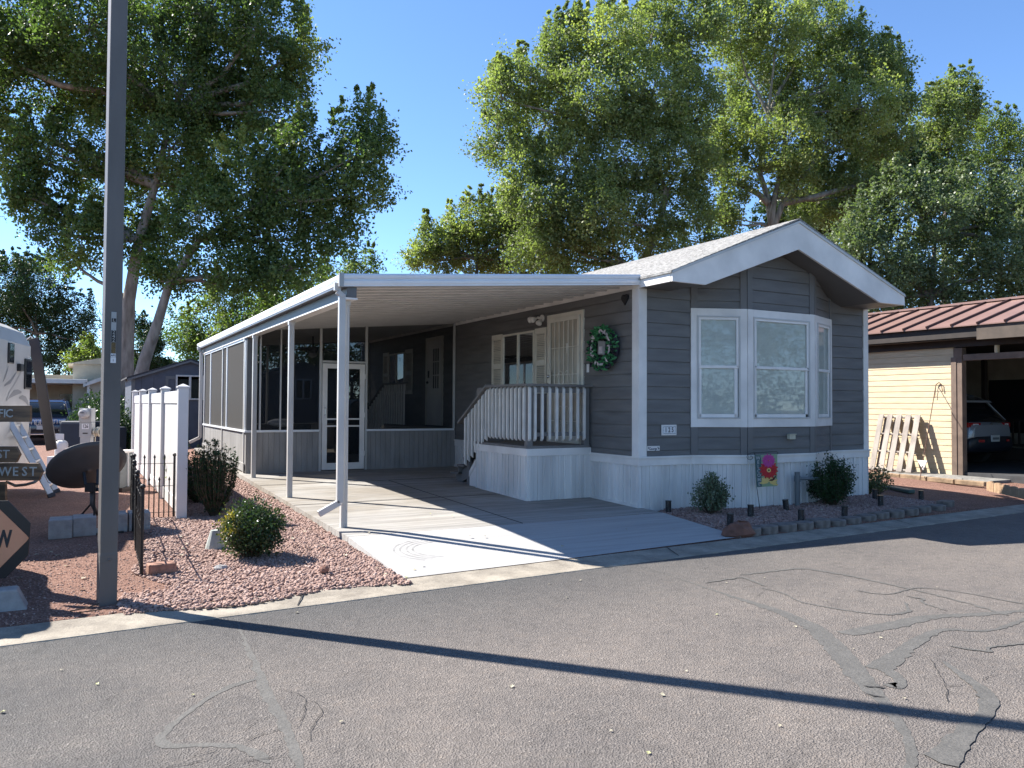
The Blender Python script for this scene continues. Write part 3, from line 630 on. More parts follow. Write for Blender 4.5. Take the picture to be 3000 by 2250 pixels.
# number plaque 125
root=thing('house_number_plaque','white framed tile plaque reading 125 on the front siding','plaque',(7.456,YH-.02,1.18))
py=YH-.016; mb=MB(); mb.box(7.318,7.594,py-.012,py,1.18,1.332); put('frame',mb,'white_paint',root,.003)
mb=MB(); mb.box(7.335,7.577,py-.0145,py-.0122,1.197,1.315); put('tile',mb,'white_plate',root)
mb=MB()
for i in range(11):
    for zz in (1.208,1.304): mb.tube([(7.35+i*.0212,py-.0155,zz-.004),(7.357+i*.0212,py-.0155,zz+.005)],.0022,4); mb.tube([(7.358+i*.0212,py-.0155,zz+.004),(7.365+i*.0212,py-.0155,zz-.003)],.002,4)
for i in range(4):
    for xx in (7.346,7.566): mb.tube([(xx-.004,py-.0155,1.225+i*.021),(xx+.004,py-.0155,1.234+i*.021)],.0022,4)
put('scroll_border',mb,'ink_blue',root); text('1 2 5',.098,(7.456,py-.0148,1.256),(1,0,0),(0,0,1),'ink',root,'number',.0012,sx=.8,bold=.0015)
root=thing('name_sign','small white name sign with butterfly painting low on the siding','sign',(7.175,YH-.02,.965))
mb=MB(); mb.box(7.064,7.285,py-.010,py,.965,1.033); put('board',mb,'white_paint',root,.002)
text('George',.055,(7.165,py-.0108,.993),(1,0,0),(0,0,1),'ink_blue',root,'lettering',.0008,sx=.85,bold=.0008)
mb=MB(); 
for cx,cz,a in ((7.085,1.008,1.2),(7.255,1.010,-.9),(7.265,.992,.4)): mb.ob((cx,py-.0112,cz),(.012*math.cos(a),0,.012*math.sin(a)),(-.006*math.sin(a),0,.006*math.cos(a)),(0,.0006,0))
put('butterfly',mb,'ink_blue',root)
mb=MB(); mb.box(9.475,9.60,BY-.075,BY-.014,1.105,1.18); mb.box(9.465,9.61,BY-.09,BY-.03,1.178,1.19); solo('dryer_vent',mb,'beige_vent','small beige vent hood on the grey siding under the bay window','vent',(9.54,BY,1.1),bev=.006)

# ================================================================ PORCH
PX,PY0,PY1,PZ=5.80,10.06,11.76,.979
porch=thing('entry_porch','raised grey porch with white balusters, ribbed white skirt and side steps','porch',(6.4,10.9,.2))
mb=MB(); ribbed(mb,(PX,PY1),(PX,PY0),lambda P:slab(P.y),.86,NX,SK); ribbed(mb,(PX,PY0),(XH-.02,PY0),lambda P:slab(P.y),.86,NY,SK); put('skirting',mb,'skirt_white',porch)
mb=MB(); mb.box(PX-.02,PX,PY0,PY1,.852,.962); mb.box(PX-.02,XH-.02,PY0-.02,PY0,.852,.962); mb.box(PX-.012,PX+.004,PY0,PY1,slab(PY0)-.0,slab(PY0)+.04); put('band',mb,'white_paint',porch,.003)
for i in range(12):
    y=PY0+.0+i*.142; mb=MB(); mb.box(PX-.03,XH-.04,y-.02,y+.115,.964,1.0); put('deck_board',mb,'porch_grey',porch,.003)
for (x,y) in ((PX+.04,PY0+.04),(XH-.09,PY0+.04),(PX+.04,PY1-.06)):
    mb=MB(); mb.box(x-.045,x+.045,y-.045,y+.045,1.0,1.88); put('post',mb,'porch_grey',porch,.003)
mb=MB(); mb.box(PX-.06,PX+.09,PY0-.05,11.36,1.882,1.918); put('handrail',mb,'porch_grey',porch,.003); mb=MB(); mb.box(PX+.092,XH-.005,PY0-.05,PY0+.09,1.882,1.918); put('handrail',mb,'porch_grey',porch,.003)
mb=MB(); mb.box(PX+.0,PX+.035,PY0+.09,11.66,1.14,1.20);mb.box(PX+.0,PX+.035,PY0+.09,11.66,1.79,1.88); mb.box(PX+.09,XH-.13,PY0+.005,PY0+.04,1.14,1.20); mb.box(PX+.09,XH-.13,PY0+.005,PY0+.04,1.79,1.88); put('rails',mb,'porch_grey',porch,.002)
def baluster(x,y,z0,z1,fx,fy):
    mb=MB(); s=.019; dx,dy=fx*s,fy*s      # bevelled foot and head, cut toward the outside face
    out=Vector((fx,fy,0))*s; sd=Vector((-fy,fx,0))*s; c=Vector((x,y,0))
    V=[]
    for z,o in ((z0+.035,1),(z0,-1),(z1,-1),(z1-.035,1)): V.append((out*o,z))
    P=[c+o+Vector((0,0,z)) for o,z in V]; mb.add([p-sd for p in P]+[p+sd for p in P],[(0,1,2,3),(7,6,5,4),(0,4,5,1),(1,5,6,2),(2,6,7,3),(3,7,4,0)]); put('baluster',mb,'bal_white',porch,.0015)
for x in (5.822,5.916,6.038,6.167,6.291,6.412,6.539,6.667,6.786): baluster(x,PY0-.018,1.07,1.882,0,-1)
for y in (10.131,10.261,10.384,10.509,10.637,10.761,10.885,11.009,11.129,11.247): baluster(PX-.020,y,1.07,1.882,-1,0)
def rl(y): return 1.90-(y-11.33)*.585
for i in range(7): y=11.36+i*.128; baluster(PX-.020,y,rl(y)-.86,rl(y)-.03,-1,0)
mb=MB(); mb.bar((PX,11.30,rl(11.30)+.0),(PX,12.37,rl(12.37)),.13,.036); put('stair_handrail',mb,'porch_grey',porch,.003)
mb=MB(); mb.bar((PX+.02,11.34,rl(11.34)-.72),(PX+.02,12.25,rl(12.25)-.72),.035,.09); mb.bar((PX+.02,11.34,rl(11.34)-.08),(PX+.02,12.25,rl(12.25)-.08),.035,.08); put('stair_rails',mb,'porch_grey',porch,.002)
for i,(y0,y1,z) in enumerate(((11.77,12.06,.848),(12.06,12.33,.708),(12.30,12.58,.568),(12.55,12.84,.428))):
    mb=MB(); mb.box(PX+.03,XH-.1,y0,y1,z-.035,z); mb.box(PX+.05,XH-.1,y0+.0,y0+.02,z-.03,z+.105); put('tread',mb,'porch_grey',porch,.003)
mb=MB(); mb.box(PX+.04,PX+.09,12.10,12.19,slab(12.1),1.35); mb.prism([(PX+.12,11.77,.80),(PX+.12,12.80,.36),(PX+.12,12.80,slab(12.8)),(PX+.12,12.55,slab(12.6)),(PX+.12,11.77,.55)],(.03,0,0)); put('stringer',mb,'porch_grey',porch,.002)
mb=MB(); mb.prism([(PX+.0,11.765,.25),(PX+.0,12.0,.25),(PX+.0,12.0,.44),(PX+.0,11.765,.62)],(.02,0,0)); put('side_panel',mb,'skirt_white',porch); mb=MB(); mb.prism([(PX-.012,11.765,.60),(PX-.012,12.0,.40),(PX-.012,12.0,.49),(PX-.012,11.765,.70)],(.012,0,0)); put('side_trim',mb,'white_paint',porch)

# ================================================================ CARPORT
cp=thing('carport_awning','white aluminium carport awning on slim posts attached to the grey house','awning',(4.7,12,.2))
CX0,CY0,CY1=2.614,8.819,21.1
def az(x): return 2.975+(x-CX0)*.0842       # underside of the pans
mb=MB(); prof=[(0,-.012),(.045,-.012),(.075,-.045),(.27,-.045),(.30,-.012)]; V=[]; y=CY0+.03
while y<CY1:
    for dy,dz in prof:
        if y+dy<CY1: V.append((y+dy,dz))
    y+=.305
o=0
for y,dz in V: mb.v+=[(CX0+.04,y,az(CX0+.04)+dz+.04),(6.93,y,az(6.93)+dz+.04)]
mb.f=[(2*i,2*i+1,2*i+3,2*i+2) for i in range(len(V)-1)]; put('roof_pans',mb,'white_trim',cp)
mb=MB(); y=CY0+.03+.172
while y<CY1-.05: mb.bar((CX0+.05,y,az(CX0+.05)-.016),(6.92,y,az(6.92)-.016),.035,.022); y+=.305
put('pan_seam_shade',mb,'pan_shade',cp)  # darker grey strips paint the shadow line at each pan interlock
mb=MB(); mb.prism([(CX0+.03,CY0+.03,az(CX0)+.085),(6.93,CY0+.03,az(6.93)+.085),(6.93,CY0+.03,az(6.93)+.098),(CX0+.03,CY0+.03,az(CX0)+.098)],(0,CY1-CY0-.03,0)); put('roof_sheet',mb,'white_alu',cp)
# extruded fascia: ogee profile swept along the front and the low side
fp=[(0,.0),(-.018,.0),(-.018,.018),(-.030,.03),(-.034,.06),(-.016,.072),(-.014,.082),(-.032,.096),(-.036,.125),(-.022,.146),(0,.146)]
mb=MB(); n=len(fp)
for x in (CX0+.0,6.90):
    for o_,z in fp: mb.v.append((x,CY0+.03+o_,az(x)-.028+z+ (0 if x<3 else -.008)))
mb.f=[(i,(i+1)%n,n+(i+1)%n,n+i) for i in range(n)]+[tuple(range(n,2*n))]; put('front_fascia',mb,'white_alu',cp)
mb=MB()
for y in (CY0+.02,CY1):
    for o_,z in fp: mb.v.append((CX0+.03+o_,y,az(CX0)-.028+z))
mb.f=[(i,n+i,n+(i+1)%n,(i+1)%n) for i in range(n)]+[tuple(range(n,2*n))]; put('gutter_fascia',mb,'white_alu',cp)
mb=MB(); mb.box(CX0-.018,CX0+.035,CY0-.012,CY0+.028,az(CX0)-.034,az(CX0)+.125); put('corner_cap',mb,'box_grey',cp,.003)
mb=MB(); mb.box(CX0+.0,CX0+.09,CY0+.03,CY1,az(CX0)-.03,az(CX0)-.022); put('gutter_floor',mb,'beam_grey',cp)
mb=MB(); mb.box(2.705,2.82,CY0+.05,CY1-.1,2.835,2.958); put('beam',mb,'beam_grey',cp,.002)
mb=MB(); mb.box(2.69,2.835,CY0+.055,CY1-.1,2.812,2.833); put('beam_channel',mb,'white_trim',cp)
for y in (9.02,11.69,14.373,15.2,17.7,20.4):
    mb=MB(); z0=slab(y); mb.box(2.70,2.775,y-.035,y+.035,z0,2.81)
    for dx in (2.712,2.738,2.763): mb.box(dx-.005,dx+.005,y-.041,y+.0,z0,2.80)
    put('post',mb,'alu_post',cp,.003)
    mb=MB(); mb.box(2.692,2.783,y-.044,y+.044,2.755,2.811); put('post_cap',mb,'alu_post',cp,.002)
def spout(y,y2,ang):
    mb=MB(); x0=2.655; z0=slab(y)
    mb.bar((2.60,y,2.90),(2.60,y,2.995),.055,.075,(1,0,0)); mb.bar((2.60,y,2.895),(x0+.01,y,2.84),.055,.07,(0,1,0)); mb.bar((x0,y,2.87),(x0,y,z0+.30),.06,.075,(1,0,0)); mb.bar((x0,y,z0+.31),(x0-.24,y+.0,z0+.19),.06,.07); put('downspout',mb,'alu_post',cp,.006)
spout(8.90,0,0); spout(20.62,0,0)

# ================================================================ SCREEN ROOM
sr=thing('screen_room','grey screened porch room with white framed panels and screen door under the carport awning','porch room',(4.8,18,.3))
SY,SX,SE=15.02,2.72,20.55
zk=1.114; rz_=lambda x:az(x)-.0
mb=MB(); ribbed(mb,(SX+.0,SY),(4.06,SY),lambda P:slab(SY),zk-.04,NY,T1); mb.box(SX+.02,4.06,SY+.012,SY+.07,.33,zk-.04); put('front_knee_wall',mb,'t111',sr)
mb=MB(); ribbed(mb,(4.99,SY),(XH,SY),lambda P:slab(SY),zk-.04,NY,T1); mb.box(4.99,XH-.01,SY+.012,SY+.07,.33,zk-.04); put('front_knee_wall',mb,'t111',sr)
mb=MB(); ribbed(mb,(SX,SE),(SX,SY),lambda P:slab(P.y),zk-.04,NX,T1); mb.box(SX+.012,SX+.07,SY+.07,SE,.33,zk-.04); put('side_knee_wall',mb,'t111',sr)
mb=MB(); mb.bar((SX-.022,SE,slab(SE)+.11),(SX-.022,SY+.05,slab(SY)+.11),.02,.15); put('side_kick_board',mb,'t111',sr,.003)
mb=MB(); mb.box(SX-.03,4.06,SY-.03,SY+.06,zk-.04,zk); mb.box(4.99,XH-.05,SY-.03,SY+.06,zk-.04,zk); mb.box(SX-.03,SX+.06,SY+.061,SE,zk-.04,zk); put('sill_rail',mb,'white_alu',sr,.003)
mb=MB()
def ub(x0,x1,z0,z1,w=.05): mb.box(x0,x1,SY-.02,SY+.03,z0,z1)
for x in (4.06,4.965,XH-.075): ub(x,x+.045,zk if x>6 else slab(SY),rz_(x)-.04)
ub(SX+.23,SX+.255,zk,rz_(SX)-.04); ub(3.32,3.345,zk,rz_(3.3)-.04)
ub(4.105,4.965,2.40,2.44); mb.prism([(SX,SY-.022,rz_(SX)-.045),(XH-.03,SY-.022,rz_(XH)-.045),(XH-.03,SY-.022,rz_(XH)-.01),(SX,SY-.022,rz_(SX)-.01)],(0,.055,0)); put('front_frame',mb,'vinyl_frame',sr,.002)
mb=MB(); mb.box(SX+.0,SX+.09,SY+.0,SY+.23-.15,zk,2.80); put('corner_post',mb,'beam_grey',sr,.003)
mb=MB()
for y in (SY+.09,17.13,17.20,SE-.06,19.40,19.46): mb.box(SX-.012,SX+.02,y,y+.03,zk,2.80)
mb.box(SX-.012,SX+.02,SY+.09,SE,2.77,2.81); put('side_frame',mb,'white_alu',sr,.002)
mb=MB(); mb.quad((SX+.24,SY+.01,zk),(4.07,SY+.01,zk),(4.07,SY+.01,rz_(4.07)-.03),(SX+.24,SY+.01,rz_(SX)-.03)); put('screen',mb,'insect_screen',sr)
mb=MB(); mb.quad((4.10,SY+.012,2.43),(4.97,SY+.012,2.43),(4.97,SY+.012,rz_(4.97)-.03),(4.10,SY+.012,rz_(4.1)-.03)); put('screen',mb,'insect_screen',sr)
mb=MB(); mb.quad((5.0,SY+.01,zk),(XH-.06,SY+.01,zk),(XH-.06,SY+.01,rz_(XH)-.03),(5.0,SY+.01,rz_(5)-.03)); put('screen',mb,'insect_screen',sr)
for a,b in ((SY+.1,17.15),(17.2,19.42),(19.44,SE)): mb=MB(); mb.quad((SX+.005,b,zk),(SX+.005,a,zk),(SX+.005,a,2.79),(SX+.005,b,2.79)); put('side_screen',mb,'solar_screen',sr)
# back wall of the room: frame and screen
mb=MB(); mb.box(SX,XH-.02,SE,SE+.05,.33,1.1); put('rear_knee_wall',mb,'t111',sr); mb=MB(); mb.quad((SX,SE+.02,1.1),(XH,SE+.02,1.1),(XH,SE+.02,rz_(XH)-.02),(SX,SE+.02,rz_(SX)-.02)); put('rear_screen',mb,'insect_screen2',sr)
mb=MB()
for x in (SX,4.2,5.6,XH-.08): mb.box(x,x+.045,SE-.02,SE+.015,1.1,rz_(x)-.03)
put('rear_frame',mb,'vinyl_frame',sr)
# screen door
x0,x1,z0,z1=4.115,4.95,slab(SY)+.02,2.385
mb=MB(); t=.095
for a,b,c,d in ((x0,x0+t,z0,z1),(x1-t,x1,z0,z1),(x0+t,x1-t,z1-t,z1),(x0+t,x1-t,z0,z0+.13),(x0+t,x1-t,1.165,1.195),(x0+t,x1-t,1.30,1.33)): mb.box(a,b,SY-.03,SY+.0,c,d)
sd=put('screen_door',mb,'white_trim',sr,.003); mb=MB(); mb.quad((x0+t,SY-.012,z0+.13),(x1-t,SY-.012,z0+.13),(x1-t,SY-.012,z1-t),(x0+t,SY-.012,z1-t)); put('screen',mb,'insect_screen',sd)
mb=MB(); mb.tube([(x0+.05,SY-.035,1.38),(x0+.05,SY-.06,1.40),(x0+.05,SY-.06,1.52),(x0+.05,SY-.035,1.54)],.008,6); mb.box(x0+t+.18,x0+t+.26,SY-.03,SY-.014,.63,.645); put('handle',mb,'chrome',sd)
mb=MB()
for z in (.6,1.35,2.1): mb.box(x1-.005,x1+.012,SY-.04,SY-.02,z,z+.09)
put('hinges',mb,'white_trim',sd)
# furniture and fittings inside
root=thing('outdoor_sofa','dark wicker sofa inside the screen room','sofa',(3.5,15.6,.34))
mb=MB(); mb.box(2.95,4.0,15.45,16.25,.35,.78); mb.box(2.95,4.0,15.32,15.44,.35,1.22); put('frame',mb,'dark_wicker',root,.03)
mb=MB(); mb.box(3.0,3.95,15.46,16.2,.79,.92); put('seat_cushion',mb,'dark_wicker',root,.04)
mb=MB(); mb.ball((3.42,15.36,1.235),.26,.08,.085,14,.06); solo('cushion',mb,'cushion','light grey cushion lying on the sofa behind the screen','cushion',(3.42,15.36,1.16),smooth=True)
root=thing('ceiling_fan','dark ceiling fan under the awning inside the screen room','fan',(4.6,17.6,3.13))
mb=MB(); mb.cyl(4.6,17.6,2.86,3.16,.02,8); mb.cyl(4.6,17.6,2.74,2.88,.12,14); put('motor',mb,'black_plastic',root); 
for i in range(5):
    a=2*PI*i/5+.3; mb=MB(); mb.ob((4.6+.38*math.cos(a),17.6+.38*math.sin(a),2.82),(.28*math.cos(a),.28*math.sin(a),0),(-.06*math.sin(a),.06*math.cos(a),.01),(0,0,.004)); put('blade',mb,'dark_wicker',root)
mb=MB(); mb.ball((4.6,17.6,2.70),.10,.10,.06,12); put('lamp_shade',mb,'cushion',root,smooth=True)
root=thing('covered_grill','black covered grill against the house wall inside the screen room','grill',(5.9,18.6,.4))
mb=MB(); mb.box(5.55,6.3,18.2,19.2,.42,1.42); mb.tube([(5.92,18.2,1.42),(5.92,19.2,1.42)],.30,14); put('cover',mb,'black_plastic',root,.05)
bs=thing('back_steps','dark wooden steps with railing to the inner door of the screen room','steps',(6.3,16.6,.35))
mb=MB(); mb.box(6.0,XH-.03,15.4,16.75,.36,1.12)
for k in range(4): mb.box(6.02,XH-.05,16.75+k*.28,17.03+k*.28,.36,.96-k*.16)
put('platform',mb,'porch_grey',bs)
mb=MB(); mb.bar((6.0,15.5,2.05),(6.0,16.8,2.05),.1,.04); mb.bar((6.0,16.8,2.05),(6.0,18.35,1.30),.1,.04); put('handrail',mb,'porch_grey',bs)
for i in range(18): y=15.6+i*.145; zt=2.03 if y<16.8 else 2.03-(y-16.8)*.484; mb=MB(); mb.box(5.985,6.02,y-.017,y+.017,zt-.85,zt); put('baluster',mb,'bal_white',bs)
# ================================================================ FOLIAGE
def leaves(name,parent,m,C,rc,per,size,seed,tints,flat=.75,droop=0.,org=None):
    g=np.random.default_rng(seed); C=np.array(C,float); n=len(C)
    cnt=np.maximum(3,(g.uniform(.6,1.4,n)*per)).astype(int); idx=np.repeat(np.arange(n),cnt); K=len(idx)
    rc=np.broadcast_to(np.array(rc,float),(n,))
    d=g.normal(size=(K,3)); d/=np.linalg.norm(d,axis=1)[:,None]; r=g.uniform(.15,1,K)**.55
    U=g.normal(size=(n,3))+np.array([0,0,.55]); U/=np.linalg.norm(U,axis=1)[:,None]; sp=np.clip(g.normal(0,.6,K),-1.15,1.15)*rc[idx]
    P=C[idx]+d*(r*rc[idx]*.78)[:,None]*np.array([1,1,flat])+U[idx]*sp[:,None]
    nr=g.normal(size=(K,3))+np.array([0,0,.35]); nr/=np.linalg.norm(nr,axis=1)[:,None]
    t=np.cross(nr,g.normal(size=(K,3))); t/=np.linalg.norm(t,axis=1)[:,None]; b=np.cross(nr,t)
    s=size*g.uniform(.6,1.25,K)[:,None]; w=s*g.uniform(.55,.85,K)[:,None]
    V=np.stack([P-t*s*.5,P+b*w*.5-t*s*.1+nr*s*.06,P+t*s*.5,P-b*w*.5-t*s*.1+nr*s*.06],1).reshape(-1,3)
    o=np.array(org if org is not None else ORG[parent.name]); V=V-o
    me=bpy.data.meshes.new(name); me.vertices.add(4*K); me.vertices.foreach_set('co',V.astype(np.float32).ravel())
    me.loops.add(4*K); me.loops.foreach_set('vertex_index',np.arange(4*K,dtype=np.int32)); me.polygons.add(K); me.polygons.foreach_set('loop_start',np.arange(0,4*K,4,dtype=np.int32)); 
    me.update(calc_edges=True)
    a=me.attributes.new('tint','FLOAT','FACE'); tt=np.array(tints)[idx]+g.normal(0,.08,K); a.data.foreach_set('value',np.clip(tt,0,1).astype(np.float32))
    me.materials.append(M[m]); ob=bpy.data.objects.new(name,me); link(ob,parent); ORG[ob.name]=Vector(o); return ob
DX=1.35624
def D(x,y,t): return at(x*DX,y*DX,t)
def tree(name,label,blobs,t,m,leaf,trunk,tr,bark='bark',dens=1.,seed=1,rcl=.62,limbr=.11,yellow=(),group=None,per=92):
    r=random.Random(seed); base=D(*trunk[0],t); base.z=0; base=Vector((base.x,base.y,.0))
    root=thing(name,label,'tree',base,group); leaf*=.84
    k=DX*t/FPX; P=[base]+[D(x,y,t) for x,y in trunk]; n=len(P); tk=MB(); tk.tube(P,[tr*(1-.75*i/(n-1)) for i in range(n)],9)
    lb=MB(); C=[];T=[];R=[]
    for bx,by,br,*dd in blobs:
        dt=dd[0] if dd else r.uniform(-.8,.8)*br*k*1.2
        c=D(bx,by,t+dt); R0=br*k
        q=min(P[1:],key=lambda p:(p-c).length+max(0,p.z-c.z)*2); mid=q.lerp(c,.5)+Vector((r.uniform(-1,1),r.uniform(-1,1),-.3))*.08*(c-q).length
        L=(c-q).length; w=limbr*min(1.2,.35+L/9); lb.tube([q,q.lerp(mid,.5)+Vector((0,0,.04*L)),mid,mid.lerp(c,.6),c],[w,w*.8,w*.62,w*.4,w*.22],6,False)
        nc=max(6,int(dens*15*(R0/rcl)**1.75)); tb=r.gauss(.42,.12)
        for i in range(nc):
            v=Vector((r.gauss(0,1),r.gauss(0,1),r.gauss(0,1))).normalized()*R0*(r.uniform(.25,1)**.5)*1.02; v.z*=.92; p=c+v; C.append(tuple(p)); R.append(rcl*r.uniform(.55,1.25))
            y=0
            for yx,yy,yr,ya in yellow:
                if (bx-yx)**2+(by-yy)**2<yr*yr: y=ya
            T.append(min(1,max(0,tb+y+r.gauss(0,.12))))
            if v.z>.45*R0 and r.random()<.6:
                for q_ in (1,2,3): C.append((p.x+r.uniform(-.1,.1),p.y,p.z+q_*rcl*.55)); R.append(rcl*(.62-.15*q_)); T.append(T[-1]+.04)
            if i%5==0: lb.tube([c,c.lerp(p,.5)+Vector((0,0,.1)),p],[w*.2,w*.13,.008],4,False)
    put('trunk',tk,bark,root,smooth=True); put('limbs',lb,bark,root,smooth=True)
    leaves('crown',root,m,C,R,per,leaf,seed,T); return root
tree('cottonwood_tree','huge dark green cottonwood with thick furrowed trunk behind the lamp post',
 [(60,50,110),(190,60,120),(330,50,120),(450,30,110),(560,60,90),(655,105,52),(640,185,50),(510,150,105),(380,180,115),(240,200,95),(100,180,95),(15,330,55),(110,330,75),(240,330,80),(370,320,95),(480,260,90),(590,240,70),(300,430,80),(180,430,50),(115,505,38),(35,395,38),(80,455,40),(145,560,34),(200,530,58),(320,540,60),(430,400,80),(-50,100,110),(-40,250,90),(50,420,35)],
 30,'leaf_cottonwood',.155,[(272,860),(272,780),(278,650),(300,520),(335,400),(370,250)],.37,dens=.90,limbr=.16,bark='bark_pale',seed=3,yellow=[(655,105,60,.35),(240,200,60,.1)])
tree('cottonwood_tree','leaning cottonwood with pale forked trunk whose crown reaches over the carport roof',
 [(530,420,85),(430,470,75),(560,520,75),(650,440,75),(690,510,62),(640,580,48),(500,590,55),(400,590,50),(700,390,62),(765,340,62),(795,275,40),(825,315,34),(800,420,48),(640,320,45),(600,380,60),(760,495,30),(330,600,38),(570,600,40)],
 27,'leaf_cottonwood',.145,[(292,860),(312,780),(340,700),(366,612),(430,520),(560,440)],.27,bark='bark_pale',dens=1.05,seed=5,yellow=[(640,580,60,.2),(795,275,40,.15)])
tree('poplar_tree','broad sunlit poplar with yellow green crown behind the carport roof',
 [(1085,215,55),(1075,320,52),(1150,165,68),(1218,105,62),(1310,88,72),(1410,75,75),(1495,75,70),(1180,265,88),(1290,210,98),(1410,200,98),(1500,230,80),(1130,375,58),(1230,365,88),(1350,345,95),(1465,350,88),(1180,455,62),(1280,465,78),(1390,465,72),(1490,470,55),(1540,530,30),(1150,535,52),(1240,555,50),(1330,565,38),(1480,555,30),(1190,520,50),(1100,440,30),(1270,520,55),(1420,540,38)],
 38,'leaf_poplar',.17,[(1370,700),(1378,590),(1420,500),(1440,420),(1400,300)],.30,bark='bark_pale',dens=1.0,seed=8,rcl=.7,yellow=[(1410,200,80,.18),(1310,88,60,.2),(1085,215,60,.12),(1500,230,60,.15)])
tree('poplar_tree','tall poplar with many pale forked limbs rising behind the gable ridge',
 [(1585,60,68),(1680,58,68),(1780,55,72),(1848,115,66),(1900,150,50),(1945,150,30),(1962,225,34),(1860,235,78),(1760,190,95),(1640,180,95),(1590,285,66),(1700,310,80),(1800,330,80),(1900,300,70),(1590,400,42),(1780,430,70),(1720,395,48),(1850,420,62),(1540,340,50),(1725,490,32),(1560,480,34),(1585,470,26)],
 42,'leaf_poplar',.18,[(1668,640),(1668,490),(1660,430),(1640,370),(1660,250)],.30,bark='bark_pale',dens=1.0,seed=11,rcl=.72,yellow=[(1585,60,60,.3),(1680,58,50,.2),(1945,150,40,.3)])
bt_=[o for o in bpy.data.objects if o.name.startswith('poplar_tree') and o.parent is None][-1]; mb=MB()
for P_ in (((1668,500),(1690,440),(1730,390),(1790,300)),((1664,500),(1672,430),(1690,360),(1700,260)),((1690,440),(1760,425),(1850,400)),((1660,440),(1640,420),(1590,395))): mb.tube([D(x,y,42-.2) for x,y in P_],[.19,.15,.11,.06][:len(P_)],7)
put('trunk_forks',mb,'bark_pale',bt_,smooth=True)
tree('poplar_tree','distant light green poplar at the far right against the sky',
 [(2060,215,48),(2020,255,50),(2085,265,42),(1990,320,52),(2050,330,52),(2108,240,20)],52,'leaf_poplar',.2,[(2040,700),(2040,500),(2050,300)],.3,dens=1.,seed=12,rcl=.8)
tree('willow_tree','wispy yellow green willow above the maple at the right edge',
 [(2150,300,46),(2105,365,45),(2185,375,50),(2190,300,34),(2055,400,38),(2240,340,50)],37,'leaf_wispy',.11,[(2160,700),(2160,500),(2150,350)],.22,dens=1.1,seed=13,rcl=.6)
tree('maple_tree','dense grey green maple behind the red metal roof',
 [(1830,535,48),(1885,480,50),(1955,430,50),(2030,455,60),(2110,445,65),(2190,450,65),(1835,610,50),(1915,565,68),(2010,560,70),(2100,555,70),(2190,555,70),(1950,640,52),(2070,645,52),(2170,640,52),(1890,650,42),(2260,500,70),(1988,385,20),(2250,620,70)],
 27,'leaf_maple',.12,[(2010,760),(2010,640),(2020,520)],.2,dens=1.15,seed=14,rcl=.5)
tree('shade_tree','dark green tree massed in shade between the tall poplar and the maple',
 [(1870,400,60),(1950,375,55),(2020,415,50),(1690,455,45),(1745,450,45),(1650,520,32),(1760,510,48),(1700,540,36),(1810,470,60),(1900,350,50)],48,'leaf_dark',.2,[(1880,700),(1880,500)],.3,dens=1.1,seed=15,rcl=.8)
tree('poplar_tree','low rounded light green poplar left of the broad poplar above the carport edge',
 [(925,525,36),(975,505,40),(1030,485,48),(1085,490,50),(905,560,30),(960,560,42),(1030,560,48),(1105,560,52),(1180,580,45),(1135,500,45)],46,'leaf_poplar',.18,[(1030,700),(1030,560)],.25,dens=1.1,seed=16,rcl=.7,yellow=[(1040,485,300,.1)])
tree('ash_tree','olive leafed tree beyond the low gutter edge of the carport',
 [(470,660,45),(550,640,52),(630,640,52),(705,620,42),(590,700,50),(510,720,50),(440,725,42),(800,585,22),(760,590,26),(400,725,40),(420,780,35),(500,770,40)],40,'leaf_cottonwood',.15,[(560,900),(560,700)],.25,dens=1.1,seed=17,rcl=.65,yellow=[(470,660,80,.3),(705,620,60,.2)])
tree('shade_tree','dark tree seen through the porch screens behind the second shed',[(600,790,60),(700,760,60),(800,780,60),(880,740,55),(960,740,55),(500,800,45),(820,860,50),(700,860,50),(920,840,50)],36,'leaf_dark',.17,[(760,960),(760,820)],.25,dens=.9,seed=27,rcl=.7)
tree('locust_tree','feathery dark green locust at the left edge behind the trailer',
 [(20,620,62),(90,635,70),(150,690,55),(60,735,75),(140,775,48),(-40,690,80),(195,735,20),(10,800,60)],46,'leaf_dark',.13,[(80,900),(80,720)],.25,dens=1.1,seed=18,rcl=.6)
tree('mulberry_tree','small bright green tree above the roof of the beige house',
 [(185,768,25),(208,788,20),(165,785,18),(200,765,16)],42,'leaf_wispy',.13,[(188,860),(188,790)],.12,dens=1.2,seed=19,rcl=.4,yellow=[(185,768,90,.25)])
tree('juniper_tree','dark juniper between the two cottonwood trunks',
 [(312,715,24),(325,750,28),(335,785,30),(295,800,22)],35,'leaf_dark',.09,[(322,880),(322,760)],.12,dens=1.3,seed=20,rcl=.35)
# seen only as reflections in the bay window glass
tree('street_tree','spreading tree across the street that the bay window reflects',[(0,0,1)]*0 or [(1106,900,1)],3,'leaf_dark',.01,[(1106,1100),(1106,950)],.01,dens=.1,seed=2) if False else None
def worldtree(label,x,y,h,r,seed,m='leaf_cottonwood'):
    q=random.Random(seed); root=thing('street_tree',label,'tree',(x,y,0)); tk=MB(); tk.tube([(x,y,0),(x+.2,y,h*.3),(x-.2,y+.3,h*.6),(x,y,h*.85)],[.3,.24,.15,.05],8); put('trunk',tk,'bark',root,smooth=True)
    C=[];lb=MB()
    for i in range(260):
        v=Vector((q.gauss(0,1),q.gauss(0,1),q.gauss(0,1))).normalized()*r*q.uniform(.4,1); p=Vector((x,y,h*.65))+Vector((v.x,v.y,v.z*.8)); C.append(tuple(p))
        if i%9==0: lb.tube([(x,y,h*.4),p],[.09,.02],5,False)
    put('limbs',lb,'bark',root); leaves('crown',root,m,C,[.7]*len(C),34,.17,seed,[.4]*len(C))
